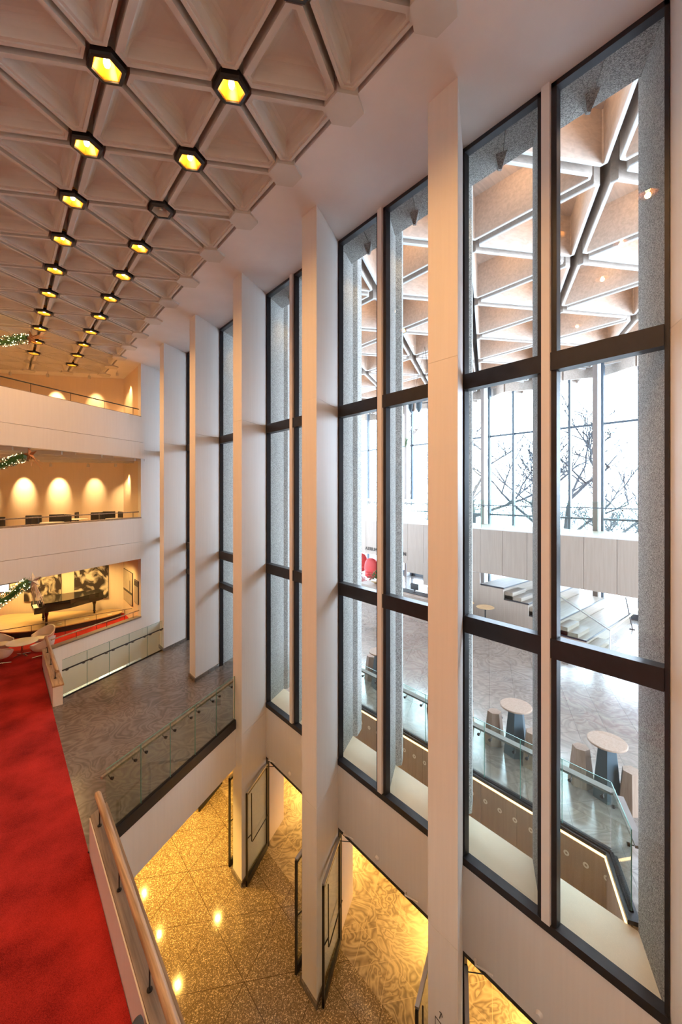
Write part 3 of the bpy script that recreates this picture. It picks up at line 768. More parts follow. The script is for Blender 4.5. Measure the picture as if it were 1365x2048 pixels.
# oak handrail on the near parapet
def oakrail(label, x, ya, yb_, z, r, posts, zc):
    t = thing('oak_handrail', label, 'handrail', (x, 0, 0))
    n = 14; pts = [(0, ya+(yb_-ya)*i/n, z) for i in range(n+1)]
    m = MB().tube(pts, r, 16); m.lathe([(r, 0), (r*0.8, 0.03), (r*0.35, 0.045)], (0, yb_, z), 16, Matrix.Rotation(-math.pi/2, 3, 'X'))
    obj('rail', m, M['oak'], t, smooth=True)
    for y in posts:
        obj('bracket', MB().tube([(-0.03, y, zc), (-0.03, y, z-r*0.8)], 0.009, 8).lathe([(0.03, 0), (0.03, 0.012)], (-0.03, y, zc), 12), M['black'], t)
    return t
oakrail('thick round oak handrail on the near white parapet beside the red carpet', 1.245, -5.5, 7.62, 4.87, 0.05, (7.3, 5.95, 4.55, 3.15), 4.575)
oakrail('round oak handrail on the short parapet by the white table', 1.265, 13.75, 17.3, 4.80, 0.048, (14.0, 15.2, 16.4), 4.54)
# rails along the levels
def thinrail(label, p, dr, L, zc, zr, step, r=0.018, mat='black'):
    t = thing('balcony_rail', label, 'handrail', (p[0], p[1], 0)); d = Vector(dr)
    obj('rail', MB().tube([(0, 0, zr), (d.x*L, d.y*L, zr)], r, 8), M[mat], t, smooth=True)
    s = 0.3
    while s < L: obj('post', MB().tube([(d.x*s, d.y*s, zc), (d.x*s, d.y*s, zr)], 0.009, 6), M['black'], t); s += step
oq = bq(Q, 0, -0.10)
oq = (Q[0]-0.06, Q[1]+0.10)
thinrail('dark metal handrail along the top level parapet', oq, (-B.x, -B.y), 12, 13.02, 13.33, 1.35, 0.02)
thinrail('slim handrail along the middle level parapet in front of the dark chairs', oq, (-B.x, -B.y), 12, 8.75, 8.97, 1.35, 0.02, 'cap')
thinrail('pale wooden handrail along the mezzanine parapet before the piano', (Q[0]-0.05, Q[1]+0.12), (-B.x, -B.y), 3.7, 4.55, 4.78, 1.25, 0.025, 'oak')
thinrail('thin straight rail guarding the piano plinth', (4.6, 20.0), (-1, 0), 6, MZ, 4.59, 1.1, 0.016, 'cap')

# ================================================================= DOORS
def door_leaf():
    t = thing('glass_door', '', 'door'); Wd, H = 1.16, 2.32       # hinge at origin, leaf along -x
    f = MB().box(-Wd, -Wd+0.045, -0.022, 0.022, 0.01, H).box(-0.045, 0, -0.022, 0.022, 0.01, H).box(-Wd, 0, -0.022, 0.022, H-0.06, H).box(-Wd, 0, -0.022, 0.022, 0.01, 0.17)
    obj('frame', f, M['black'], t)
    obj('glass', MB().add([(-Wd+.04, 0, .16), (-.04, 0, .16), (-.04, 0, H-.05), (-Wd+.04, 0, H-.05)], [(0, 1, 2, 3)]), M['rail_glass'], t)
    h = MB().tube([(-Wd+0.17, -0.05, H-0.10), (-Wd+0.17, -0.055, 1.02), (-Wd+0.21, -0.055, 0.98), (-0.02, -0.055, 0.98)], 0.012, 8)
    obj('push_bar', h, M['black'], t)
    obj('handle_stud', MB().tube([(-Wd+0.02, -0.02, 1.2), (-Wd+0.17, -0.055, 1.2)], 0.013, 8), M['black'], t)
    obj('closer', MB().box(-Wd+0.02, -0.05, -0.03, 0.03, H, H+0.035), M['steel'], t)
    obj('closer_arm', MB().tube([(-0.12, -0.03, H+0.02), (-0.1, -0.35, H+0.05), (0.02, -0.55, H+0.09)], 0.008, 6), M['black'], t)
    return t
dl = door_leaf(); first = True
for k in (0, 1, 2, 3, 4, 5):
    a = yb(k-1)+TH; b = yb(k)
    hd = MB().box(XW-0.02, XW+0.06, a, b, 2.42, 2.50).box(XW-0.02, XW+0.06, a, a+0.04, 0, 2.42).box(XW-0.02, XW+0.06, b-0.04, b, 0, 2.42)
    o = obj('door_%d' % (k+1), hd, M['black']); o['kind'] = 'structure'
    for side, hy, ang, at in ((0, b-0.07, math.radians(34), 'left'), (1, a+0.05, math.radians(24), 'right')):
        if not first: t = dup(dl, (XW-0.02, hy, 0), ang)
        else: t = dl; t.location = (XW-0.02, hy, 0); t.rotation_euler.z = ang; first = False
        if side == 1:
            pass
        where = {0: 'nearest bay', 1: 'below the largest window bay', 2: 'below the second window bay', 3: 'below the third window bay', 4: 'under the mezzanine past the third pier', 5: 'deepest under the mezzanine'}[k]
        t['label'] = 'open black framed glass door, %s leaf, %s' % (at, where)
        t['group'] = 'open lobby doors'
struct('wall_infill', MB().box(XW-0.02, XW+0.08, yb(5)+TH, yb(6), 0, 2.5), M['warmwall'])
# small fixtures over the door heads
fx = None
for k in (1, 2, 3):
    for yv, kind in ((yb(k)-1.22, 'sensor'),):
        if fx is None:
            fx = thing('door_sensor', '', 'sensor', (XW-0.03, yv, 2.66))
            obj('dome', MB().lathe([(0.001, 0.05), (0.03, 0.045), (0.045, 0.02), (0.05, 0)], n=14, ax=Matrix.Rotation(-math.pi/2, 3, 'Y')), M['white'], fx, smooth=True)
            t = fx
        else: t = dup(fx, (XW-0.03, yv, 2.66), 0)
        t['label'] = 'small round white sensor over the doors of the %s window bay' % {1: 'largest', 2: 'second', 3: 'third'}[k]
        t['group'] = 'door sensors'
fx = None
for k in (1, 2, 3):
    for yv in (yb(k)-0.25, yb(k)-1.95):
        if fx is None:
            fx = t = thing('magnetic_holder', '', 'door hardware', (XW-0.03, yv, 2.55))
            obj('arm', MB().tube([(-0.02, 0, 0), (-0.09, -0.05, 0.03), (-0.04, -0.3, 0.06)], 0.012, 8), M['white'], t)
            obj('knob', MB().tube([(0.0, 0.0, -0.08), (-0.02, 0, 0.02)], 0.018, 8), M['white'], t)
        else: t = dup(fx, (XW-0.03, yv, 2.55), 0)
        t['label'] = 'small white holder arm over the open doors, %s bay, %s end' % ({1: 'largest', 2: 'second', 3: 'third'}[k], 'far' if yv > yb(k)-1 else 'near')
        t['group'] = 'door holder arms'
# accessible door symbol on the pier
sy = thing('wall_symbol', 'small black wayfinding symbol low on the front of the largest pier', 'sign', (XF-0.004, 3.36, 2.42))
m = MB()
m.tube([(0, 0.10, -0.1), (0, 0.10, 0.12), (0, -0.04, 0.12-0.02), (0, -0.04, -0.1)], 0.006, 6)
m.tube([(0, 0.03, 0.16), (0, 0.0, 0.26)], 0.006, 6).tube([(0, 0.03, 0.25), (0, 0.0, 0.26), (0, -0.02, 0.22)], 0.005, 6)
m.tube([(0, -0.07, 0.12), (0, -0.12, 0.05)], 0.006, 6).tube([(0, -0.07, 0.06), (0, -0.12, 0.05), (0, -0.12, 0.12)], 0.005, 6)
obj('outline', m, M['ink'], sy)
obj('figure', MB().lathe([(0.016, 0), (0.016, 0.004)], (0, 0.03, 0.06), 12, Matrix.Rotation(-math.pi/2, 3, 'Y')).tube([(0, 0.03, 0.03), (0, 0.03, -0.04), (0, 0.07, -0.1)], 0.012, 6), M['ink'], sy)
# =================================================================  FURNITURE
# tub chairs round a low white table
def tub_chair():
    t = thing('tub_chair', '', 'chair')
    R = []; n = 28
    def rim(q):                       # height of the shell rim around; back at angle pi
        c = math.cos(q-math.pi); return 0.50+0.24*max(0, (c+0.15)/1.15)**1.3
    shell = MB(); outer = []; inner = []
    def ring(f, rr, top):
        r = []
        for k in range(n):
            q = 2*math.pi*k/n
            front = max(0, math.cos(q))
            h = rim(q) if front < 0.45 else 0.42
            z = 0.30+(h-0.30)*f
            rad = rr*(1+0.10*f)*(1.0-0.06*front)
            r.append((rad*math.cos(q), rad*math.sin(q), z))
        return r
    rings = [[(0.12*math.cos(2*math.pi*k/n), 0.12*math.sin(2*math.pi*k/n), 0.24) for k in range(n)], [(0.26*math.cos(2*math.pi*k/n), 0.26*math.sin(2*math.pi*k/n), 0.26) for k in range(n)],
             ring(0.0, 0.31, 0), ring(0.35, 0.335, 0), ring(0.75, 0.345, 0), ring(1.0, 0.35, 0), ring(1.0, 0.315, 0), ring(0.7, 0.30, 0), ring(0.35, 0.28, 0)]
    rings.append([(0.24*math.cos(2*math.pi*k/n), 0.24*math.sin(2*math.pi*k/n), 0.345) for k in range(n)])
    obj('shell', shell.rings(rings, True, True), M['shell'], t, smooth=True)
    obj('seat_cushion', MB().lathe([(0.2, 0.34), (0.255, 0.36), (0.25, 0.40), (0.18, 0.42)], n=24), M['shell'], t, smooth=True)
    obj('stem', MB().tube([(0, 0, 0.04), (0, 0, 0.25)], 0.025), M['chrome'], t)
    for q in range(4):
        a = math.pi/4+q*math.pi/2
        obj('leg', MB().tube([(0, 0, 0.05), (0.30*math.cos(a), 0.30*math.sin(a), 0.02)], [0.02, 0.014], 8), M['chrome'], t)
    return t
tc = (0.66, 18.42)
t = thing('lounge_table', 'low round white table between four cream tub chairs on the red carpet', 'table', (tc[0], tc[1], MZ))
obj('top', MB().lathe([(0.44, 0.47), (0.47, 0.48), (0.47, 0.495), (0.44, 0.5)], n=40), M['tabletop'], t, smooth=True)
obj('stem', MB().tube([(0, 0, 0.04), (0, 0, 0.47)], 0.03), M['chrome'], t)
for q in range(4):
    a = 0.5+q*math.pi/2; obj('leg', MB().tube([(0, 0, 0.06), (0.28*math.cos(a), 0.28*math.sin(a), 0.02)], [0.02, 0.013], 8), M['chrome'], t)
ch = tub_chair(); first = True
for ang, where in ((-140, 'front left'), (-47, 'front right, against the parapet'), (38, 'back right, nearest the piano'), (135, 'back left')):
    a = math.radians(ang); p = (tc[0]+0.80*math.cos(a), tc[1]+0.80*math.sin(a), MZ)
    if first: t = ch; t.location = p; t.rotation_euler.z = a+math.pi; first = False
    else: t = dup(ch, p, a+math.pi)
    t['label'] = 'cream tub chair with chrome foot at the low white table, %s' % where; t['group'] = 'tub chairs round the lounge table'
# piano on its plinth
pl = thing('piano_plinth', 'low curved oak plinth with dark side under the grand piano', 'plinth', (0, 0, MZ))
out = [(-0.6, 22.9), (0.2, 21.0), (1.6, 20.45), (3.2, 20.6), (4.2, 20.9), (4.45, 21.3), (4.3, 21.8), (3.3, 22.35), (1.4, 23.4), (0.2, 24.0)]
def smooth_poly(P, n=6):
    r = []
    for i in range(len(P)):
        p0, p1, p2, p3 = [Vector(P[(i+q) % len(P)]) for q in (-1, 0, 1, 2)]
        for k in range(n):
            t_ = k/n; r.append(0.5*((2*p1)+(p2-p0)*t_+(2*p0-5*p1+4*p2-p3)*t_*t_+(3*p1-p0-3*p2+p3)*t_**3))
    return r
so_ = smooth_poly(out)
obj('deck', MB().prism(so_, 0.21, 0.25), M['plinth'], pl); 
cx_ = sum((Vector(p) for p in so_), Vector((0, 0)))/len(so_)
obj('skirt', MB().prism([cx_+(p-cx_)*0.985 for p in so_], 0.0, 0.21), M['darkseat'], pl)
pz = MZ+0.25
pn = thing('grand_piano', 'black grand piano on the oak plinth before the photographs', 'piano', (1.10, 21.30, pz), 0.02)
body = [(0, -0.72), (0.30, -0.74), (0.75, -0.74), (1.25, -0.66), (1.6, -0.46), (2.0, -0.22), (2.4, -0.10), (2.62, 0.08), (2.68, 0.36), (2.55, 0.60), (2.2, 0.72), (1.2, 0.74), (0.3, 0.74), (0, 0.74)]
rimp = body
obj('case', MB().prism([Vector(p)+Vector((0.30, 0))*0 for p in rimp if p[0] >= 0.3]+[(0.3, 0.7)], 0.64, 0.98), M['ebony'], pn)
obj('lid', MB().prism([(p[0]*1.01 if p[0] > .3 else 0.30, p[1]*1.02) for p in rimp if p[0] >= 0.3], 0.99, 1.01), M['ebony'], pn)
obj('keyboard', MB().box(0.0, 0.32, -0.72, 0.72, 0.62, 0.72).box(0.0, 0.3, -0.74, -0.66, 0.62, 0.86).box(0.0, 0.3, 0.66, 0.74, 0.62, 0.86), M['ebony'], pn)
obj('keys', MB().box(0.04, 0.2, -0.62, 0.62, 0.722, 0.735), M['tabletop'], pn)
for (x, y) in ((0.42, -0.56), (0.42, 0.56), (2.3, 0.3)):
    obj('leg', MB().lathe([(0.075, 0.64), (0.085, 0.52), (0.05, 0.40), (0.045, 0.16), (0.06, 0.12), (0.04, 0.09)], (x, y, 0), 12).lathe([(0.03, 0.09), (0.045, 0.05), (0.03, 0.0)], (x, y, 0), 12), M['ebony'], pn, smooth=True)
obj('pedal_lyre', MB().box(0.42, 0.46, -0.16, 0.16, 0.1, 0.16).tube([(0.44, -0.08, 0.62), (0.44, -0.12, 0.15)], 0.015).tube([(0.44, 0.08, 0.62), (0.44, 0.12, 0.15)], 0.015), M['ebony'], pn)
for i, x in enumerate((1.9, 2.9, 3.8)):
    t = tag(obj('plinth_card', MB().box(x, x+0.16, 20.75+0.06*i, 20.87+0.06*i, pz+0.001, pz+0.02), M['tabletop']), 'small white card lying on the oak plinth, %s' % ('nearest the keyboard', 'middle of three', 'nearest the piano tail')[i], 'card', 'cards on the plinth')
# pictures and screen on the walls
def picture(name, label, p, q, z0, z1, mat, th=0.04, cat='picture'):
    d = Vector(q)-Vector(p); c = (Vector(p)+Vector(q))/2
    t = thing(name, label, cat, (c.x, c.y, (z0+z1)/2), math.atan2(d.y, d.x)); L = d.length/2; H = (z1-z0)/2
    obj('panel', MB().box(-L, L, 0, th, -H, H), mat, t)
    obj('edge', MB().box(-L-0.012, L+0.012, 0.003, th-0.004, -H-0.012, H+0.012), M['ink'], t)
    return t
A1 = lambda x, off=0.05: (x+nb.x*off, W0[1]+(XF-x)*0.57735+nb.y*off)
pc = picture('wall_photograph', 'large dark sepia photograph behind the piano tail', A1(4.05), A1(2.78), 4.75, 6.30, M['picA'])
pc.rotation_euler.z += math.pi; 
pc2 = picture('wall_photograph', 'large brown photograph behind the piano keyboard', A1(2.28), A1(0.95), 4.75, 6.10, M['picB']); pc2.rotation_euler.z += math.pi
for o in (pc, pc2):
    for c in o.children: c.scale.y = -1
    o.rotation_euler.z -= math.pi
def side_pic(label, ya, ybb, z0, z1, mat):
    t = thing('wall_panel', label, 'picture', (XF-0.04, (ya+ybb)/2, (z0+z1)/2)); h = (ybb-ya)/2; v = (z1-z0)/2
    obj('panel', MB().box(0, 0.03, -h, h, -v, v), mat, t); obj('edge', MB().box(0.004, 0.035, -h-0.015, h+0.015, -v-0.015, v+0.015), M['ink'], t)
    return t
p1 = side_pic('tall pale print with a dark upright mark on the side wall', 19.98, 21.6, 4.70, 6.15, M['print'])
obj('dark_mark', MB().box(-0.004, 0, -0.45, -0.38, -0.15, 0.35).box(-0.003, 0, -0.8, 0.8, -0.26, -0.16), M['ink'], p1)
p2 = side_pic('narrow information panel beside the tall print, dark at its top', 18.98, 19.62, 4.98, 5.95, M['print'])
obj('header', MB().box(-0.004, 0, -0.31, 0.31, 0.25, 0.47), M['ink'], p2)
scn = picture('wall_screen', 'bright blue-white display screen at the left edge of the piano wall', A1(0.40), A1(-0.9), 5.23, 5.80, M['screen'], cat='screen')
for c in scn.children: c.scale.y = -1
# dark chairs and tables on the middle level, tops seen over the parapet
def lchair():
    t = thing('cafe_chair', '', 'chair')
    obj('seat', MB().box(-0.24, 0.24, -0.24, 0.24, 0.42, 0.48), M['darkseat'], t, bevel=0.02)
    obj('backrest', MB().prism([(-0.25, -0.24), (-0.21, -0.25), (-0.19, 0.25), (-0.25, 0.24)], 0.5, 1.0), M['darkseat'], t, bevel=0.02)
    for sy_ in (-1, 1):
        obj('armrest', MB().box(-0.2, 0.15, sy_*0.25-0.02, sy_*0.25+0.02, 0.64, 0.67), M['black'], t)
        for sx in (-1, 1): obj('leg', MB().tube([(sx*0.2, sy_*0.2, 0), (sx*0.18, sy_*0.19, 0.43)], 0.014, 6), M['black'], t)
    return t
lc = lchair(); first = True
LV = 7.961
pos = [((0.20, 18.2), 40, 'leftmost, at the picture edge'), ((0.78, 17.75), 200, 'turned, second from the picture edge'), ((1.05, 18.75), 75, 'left of the widest dark group'), ((1.68, 19.1), 100, 'tallest, in the left group'),
       ((2.25, 18.65), 20, 'in the middle group, turned outwards'), ((2.35, 20.5), 160, 'in the middle group by a table'), ((2.95, 19.0), 180, 'alone between middle and right groups'),
       ((3.2, 19.9), 90, 'in the right group'), ((3.8, 20.5), 75, 'right group, next to the side wall'), ((4.3, 19.75), 10, 'rightmost, small beside the side wall')]
for (p, a, lab) in pos:
    if first: t = lc; t.location = (p[0], p[1], LV); t.rotation_euler.z = math.radians(a); first = False
    else: t = dup(lc, (p[0], p[1], LV), math.radians(a))
    t['label'] = 'dark cafe chair seen over the middle level parapet, %s' % lab; t['group'] = 'cafe chairs on the middle level'
for i, (p, lab) in enumerate((((1.5, 17.95), 'left'), ((2.5, 19.7), 'middle'), ((3.75, 19.05), 'right'))):
    t = thing('cafe_table', 'pale topped cafe table on the middle level behind the parapet, %s one' % lab, 'table', (p[0], p[1], LV), group='cafe tables on the middle level')
    obj('top', MB().lathe([(0.36, 0.72), (0.38, 0.74), (0.36, 0.755)], n=24), M['tabletop'], t); obj('stem', MB().tube([(0, 0, 0.02), (0, 0, 0.72)], 0.03), M['black'], t)
    obj('base', MB().lathe([(0.22, 0.0), (0.2, 0.02)], n=20), M['black'], t)
# hexagonal stools and tall tables in the atrium
def stool(seat=0.72):
    t = thing('hexagonal_stool', '', 'stool')
    H = lambda r, z: [(r*math.cos(math.pi/3*q), r*math.sin(math.pi/3*q)*0.95, z) for q in range(6)]
    obj('body', MB().rings([H(0.235, 0.0), H(0.155, 0.70), H(0.15, 0.72)], True, True), M['tan'], t)
    o = obj('handle_slot', MB().box(0.168, 0.178, -0.045, 0.045, 0.585, 0.61), M['black'], t)
    return t
def hitable():
    t = thing('pedestal_table', '', 'table')
    H = lambda r, z: [(r*math.cos(math.pi/3*q), r*math.sin(math.pi/3*q), z) for q in range(6)]
    obj('pedestal', MB().rings([H(0.27, 0.0), H(0.16, 1.02)], True, True), M['slate'], t)
    obj('top', MB().lathe([(0.30, 1.02), (0.335, 1.03), (0.335, 1.05), (0.325, 1.06)], n=40), M['tan'], t, smooth=False)
    return t
st = stool(); tb = hitable(); f1 = f2 = True
for (x, y, lab) in ((8.85, 4.42, 'in the left pane of the nearest bay'), (8.92, 2.66, 'largest, seen through the right pane'), (8.75, 8.55, 'mostly behind the second bay mullion'), (8.8, 6.3, 'hidden mostly behind the largest pier')):
    t = tb if f1 else dup(tb, (0, 0, 0), 0); f1 = False
    t.location = (x, y, MZ); t.rotation_euler.z = 0.3; t['label'] = 'round tan table on slate blue pedestal, %s' % lab; t['group'] = 'pedestal tables along the light well'
for (x, y, a, lab) in ((8.84, 4.93, -50, 'left of the table in the left pane'), (8.72, 3.98, -30, 'cut by the left pane edge'), (8.93, 3.12, -75, 'left of the largest table'), (8.88, 2.26, -40, 'rightmost, right of the largest table'),
                    (8.92, 9.08, -50, 'left pane of the second bay'), (8.97, 6.72, -30, 'right pane edge of the second bay'), (8.95, 5.75, -30, 'behind the largest pier')):
    t = st if f2 else dup(st, (0, 0, 0), 0); f2 = False
    t.location = (x, y, MZ); t.rotation_euler.z = math.radians(a); t['label'] = 'tapered hexagonal tan wood stool, %s' % lab; t['group'] = 'hexagonal stools along the light well'
for (x, y, lab) in ((15.5, 9.05, 'right one, in front of the board wall'), (15.5, 9.98, 'left one, by the window edge')):
    t = thing('bistro_table', 'small round orange-topped table on a thin pole, %s' % lab, 'table', (x, y, MZ), group='bistro tables by the board wall')
    obj('top', MB().lathe([(0.34, 1.03), (0.36, 1.045), (0.34, 1.06)], n=30), M['plinth'], t); obj('pole', MB().tube([(0, 0, 0.02), (0, 0, 1.03)], 0.03), M['black'], t); obj('base', MB().lathe([(0.25, 0), (0.24, 0.02)], n=24), M['black'], t)
# reception desk, flowers, chairs, red egg chairs
t = thing('reception_desk', 'long pale wood reception desk with dark worktop in the atrium', 'desk', (0, 0, MZ))
obj('front', MB().box(14.6, 14.72, 10.5, 15.9, 0, 1.0), M['panel'], t); obj('worktop', MB().box(14.58, 15.5, 10.5, 15.9, 1.0, 1.04), M['panel'], t)
obj('end_panel', MB().box(14.7, 15.5, 15.8, 15.9, 0, 1.0), M['panel'], t); obj('inner_counter', MB().box(14.9, 15.45, 10.6, 14.6, 1.041, 1.06), M['darkseat'], t)
for i, (x, y) in enumerate(((15.2, 11.0), (15.15, 11.5), (15.25, 12.6))):
    t = thing('monitor', 'dark computer monitor on the reception desk, %s' % ('nearest the pier', 'middle', 'furthest from the pier')[i], 'monitor', (x, y, MZ+1.06), group='monitors on the reception desk')
    obj('screen', MB().box(-0.02, 0.02, -0.24, 0.24, 0.10, 0.40), M['black'], t, bevel=0.01); obj('stand', MB().box(-0.05, 0.05, -0.08, 0.08, 0, 0.02).box(-0.01, 0.01, -0.03, 0.03, 0.0, 0.15), M['black'], t)
def office_chair():
    t = thing('office_chair', '', 'chair')
    obj('backrest', MB().rings([[(0, 0.24*math.cos(q)*(1+0.25*math.sin(q)), 0.85+0.26*math.sin(q)) for q in [2*math.pi*k/20 for k in range(20)]], [(0.03, 0.24*math.cos(q)*(1+0.25*math.sin(q)), 0.85+0.26*math.sin(q)) for q in [2*math.pi*k/20 for k in range(20)]]], True, True), M['steel'], t)
    obj('back_frame', MB().tube([(0.015, 0.25*math.cos(q)*(1+0.25*math.sin(q)), 0.85+0.27*math.sin(q)) for q in [2*math.pi*k/20 for k in range(21)]], 0.015, 6), M['black'], t)
    obj('seat', MB().box(-0.45, 0.0, -0.24, 0.24, 0.46, 0.52), M['darkseat'], t, bevel=0.02)
    obj('stem', MB().tube([(-0.2, 0, 0.05), (-0.2, 0, 0.46)], 0.03), M['black'], t)
    for q in range(5): obj('leg', MB().tube([(-0.2, 0, 0.08), (-0.2+0.3*math.cos(q*1.2566), 0.3*math.sin(q*1.2566), 0.03)], 0.018, 6), M['black'], t)
    return t
oc = office_chair()
oc.location = (16.1, 11.9, MZ); oc.rotation_euler.z = 0.2; tag(oc, 'grey mesh office chair behind the reception desk, right one', 'chair', 'reception chairs')
dup(oc, (16.3, 13.6, MZ), -0.2, 'grey mesh office chair behind the reception desk, left one half hidden by the column')
fp = thing('flower_arrangement', 'red flowers and green leaves in a bowl on the reception desk end', 'plant', (15.2, 15.1, MZ+1.045))
obj('bowl', MB().lathe([(0.12, 0), (0.3, 0.1), (0.32, 0.16), (0.28, 0.16)], n=20), M['plinth'], fp)
lv = MB(); ptl = MB()
for i in range(220):
    a = random.uniform(0, 6.28); e = random.uniform(0.1, 1.45); r = random.uniform(0.25, 0.5); d = Vector((math.cos(a)*math.cos(e), math.sin(a)*math.cos(e), math.sin(e)))
    c = d*r+Vector((0, 0, 0.12)); sd = d.cross(Vector((0, 0, 1))).normalized()*0.035
    (ptl if i % 5 == 0 else lv).add([c-d*0.09, c+sd, c+d*0.1, c-sd], [(0, 1, 2, 3)])
o = obj('foliage', lv, M['leaf'], fp); o = obj('blossoms', ptl, M['petal'], fp)
def egg(label, x, y, rz):
    t = thing('egg_chair', label, 'chair', (x, y, MZ), rz, 'red egg chairs'); n = 24
    R = []
    for i in range(9):
        f = i/8; ang = math.pi*(0.02+0.93*f); r = 0.52*math.sin(ang)**0.8+0.02; z = 0.12+1.35*(1-math.cos(ang))/2
        ring = []
        for k in range(n):
            q = 2*math.pi*k/n; c = math.cos(q); cut = 0.25 if c > 0.0 and f > 0.35 else 1.0
            ring.append((r*c*cut, r*math.sin(q), z))
        R.append(ring)
    obj('shell', MB().rings(R, True, True), M['redseat'], t, smooth=True)
    obj('cushion', MB().lathe([(0.25, 0.42), (0.36, 0.47), (0.36, 0.55), (0.2, 0.58)], (0.06, 0, 0), 20), M['petal'], t, smooth=True)
    obj('foot', MB().tube([(0, 0, 0.0), (0, 0, 0.14)], [0.25, 0.04], 16), M['chrome'], t)
egg('tall red egg chair under the atrium balcony, left one', 19.9, 21.4, math.pi+0.4)
egg('tall red egg chair under the atrium balcony, right one behind the flowers', 18.9, 19.3, math.pi+0.2)

# dancing ornament hanging in the atrium: hoop with hanging spotlights and white figure
oc_ = thing('hanging_hoop', 'thin dark metal hoop hung below the atrium roof with two lanterns', 'chandelier', (14.0, 11.0, 13.75))
ring = [(0.55*math.cos(2*math.pi*k/28), 0.55*math.sin(2*math.pi*k/28), 0) for k in range(29)]
obj('hoop', MB().tube(ring, 0.018, 6), M['black'], oc_)
for k in range(3): obj('hanger', MB().tube([(0.55*math.cos(k*2.1), 0.55*math.sin(k*2.1), 0), (0, 0, 2.3)], 0.006, 5), M['black'], oc_)
for i, (x, y, s2) in enumerate(((0, 0.8, 1.0), (0, 0.33, 1.3))):
    l = thing('hanging_lantern', 'dark lantern hanging under the thin hoop, %s' % ('left small one' if i == 0 else 'right larger one'), 'lantern', (14.0, 11.0+y, 13.72), group='lanterns under the hoop')
    obj('body', MB().lathe([(0.001, -0.36*s2), (0.05*s2, -0.3*s2), (0.1*s2, -0.2*s2), (0.1*s2, -0.04), (0.12*s2, -0.03), (0.12*s2, 0)], n=12), M['slate'], l)
    obj('cord', MB().tube([(0, 0, 0), (0, 0, 0.1)], 0.006, 5), M['black'], l)
fg = thing('ribbon_ornament', 'white fluttering paper ornament with green sprigs hanging before the glass facade', 'ornament', (14.0, 11.6, 12.75))
rb_ = MB()
for i in range(16):
    p = Vector((random.uniform(-.1, .1), random.uniform(-.3, .3), random.uniform(-.45, .35))); q = p+Vector((random.uniform(-.1, .1), random.uniform(-.25, .25), random.uniform(-.3, .3)))
    rb_.add([p, p+Vector((0.03, .12, .05)), q+Vector((0.02, .1, .06)), q], [(0, 1, 2, 3)])
obj('paper', rb_, M['rim'], fg)
lv = MB()
for i in range(50):
    a = random.uniform(0, 6.28); d = Vector((math.cos(a)*.5, math.cos(a), math.sin(a)))*random.uniform(.12, .26); lv.tube([Vector((0, .45, -.7)), Vector((0, .45, -.7))+d], 0.006, 4)
obj('sprigs', lv, M['leaf'], fg)
obj('cord', MB().tube([(0, 0, 0.3), (0, 0, 3.2)], 0.005, 5), M['black'], fg)

# garlands like shooting stars hanging in the hall
def garland(label, a, b, starp, tail, smat, wire=None):
    t = thing('star_garland', label, 'garland', (0, 0, 0), group=None)
    A_, B_ = Vector(a), Vector(b); d = (B_-A_); n = 9
    L = d.length; dn_ = d.normalized(); s1 = dn_.cross(Vector((0, 0, 1))).normalized(); s2 = dn_.cross(s1)
    core = MB().tube([A_+d*i/n+Vector((0, 0, 0.05*math.sin(i))) for i in range(n+1)], 0.075, 8); obj('core', core, M['leaf'], t)
    lv = MB(); lt = MB()
    for i in range(1000):
        f = random.random(); an = random.uniform(0, 6.28); r = random.uniform(0.06, 0.15); u = s1*math.cos(an)+s2*math.sin(an)
        c = A_+d*f+u*r; tip = c+u*0.05+dn_*random.uniform(-.06, .06); w_ = dn_.cross(u)*0.012
        lv.add([c-w_, c+w_, tip], [(0, 1, 2)])
    for i in range(110):
        f = random.random(); an = random.uniform(0, 6.28); u = s1*math.cos(an)+s2*math.sin(an); c = A_+d*f+u*0.155
        lt.lathe([(0.001, -0.011), (0.011, 0), (0.001, 0.011)], c, 6)
    o = obj('needles', lv, M['leaf'], t); o['kind'] = 'stuff'; o = obj('fairy_lights', lt, M['fairy'], t); o['kind'] = 'stuff'
    # star
    P = Vector(starp); vs = []; fd = Vector((-0.62, -0.78, 0)); sx = Vector((0.78, -0.62, 0)); sz = Vector((0, 0, 1))
    for k in range(10):
        r = 0.25 if k % 2 == 0 else 0.10; q = math.pi/2+k*math.pi/5+0.2; vs.append(P+sx*r*math.cos(q)+sz*r*math.sin(q))
    vs += [P+fd*0.07, P-fd*0.07]
    obj('star', MB().add(vs, [(k, (k+1) % 10, 10) for k in range(10)]+[((k+1) % 10, k, 11) for k in range(10)]), smat, t)
    pl_ = MB(); T_ = Vector(tail)
    for i in range(26): pl_.tube([P, P+T_*random.uniform(.5, 1)+Vector((random.uniform(-.14, .14), random.uniform(-.14, .14), random.uniform(-.12, .12)))], 0.004, 4)
    o = obj('tinsel_plume', pl_, M['tinsel'], t); o['kind'] = 'stuff'
    if wire: obj('wire', MB().tube(wire, 0.014, 6), M['black'], t)
    else: obj('wire', MB().tube([P, P+Vector((0, 0, (CZ-P.z) if P.z > 12 else 0.3))], 0.004, 4), M['black'], t)
garland('lit green garland ending in a copper star, highest, just under the coffered ceiling', (-0.5, 17.5, 14.55), (0.72, 16.4, 14.72), (0.81, 16.33, 14.72), (0.45, -0.38, 0.12), M['star'])
garland('lit green garland ending in a copper star, middle one before the second level soffit', (-0.5, 17.5, 10.45), (0.66, 16.46, 10.94), (0.78, 16.34, 11.0), (0.2, -0.1, -0.4), M['star'])
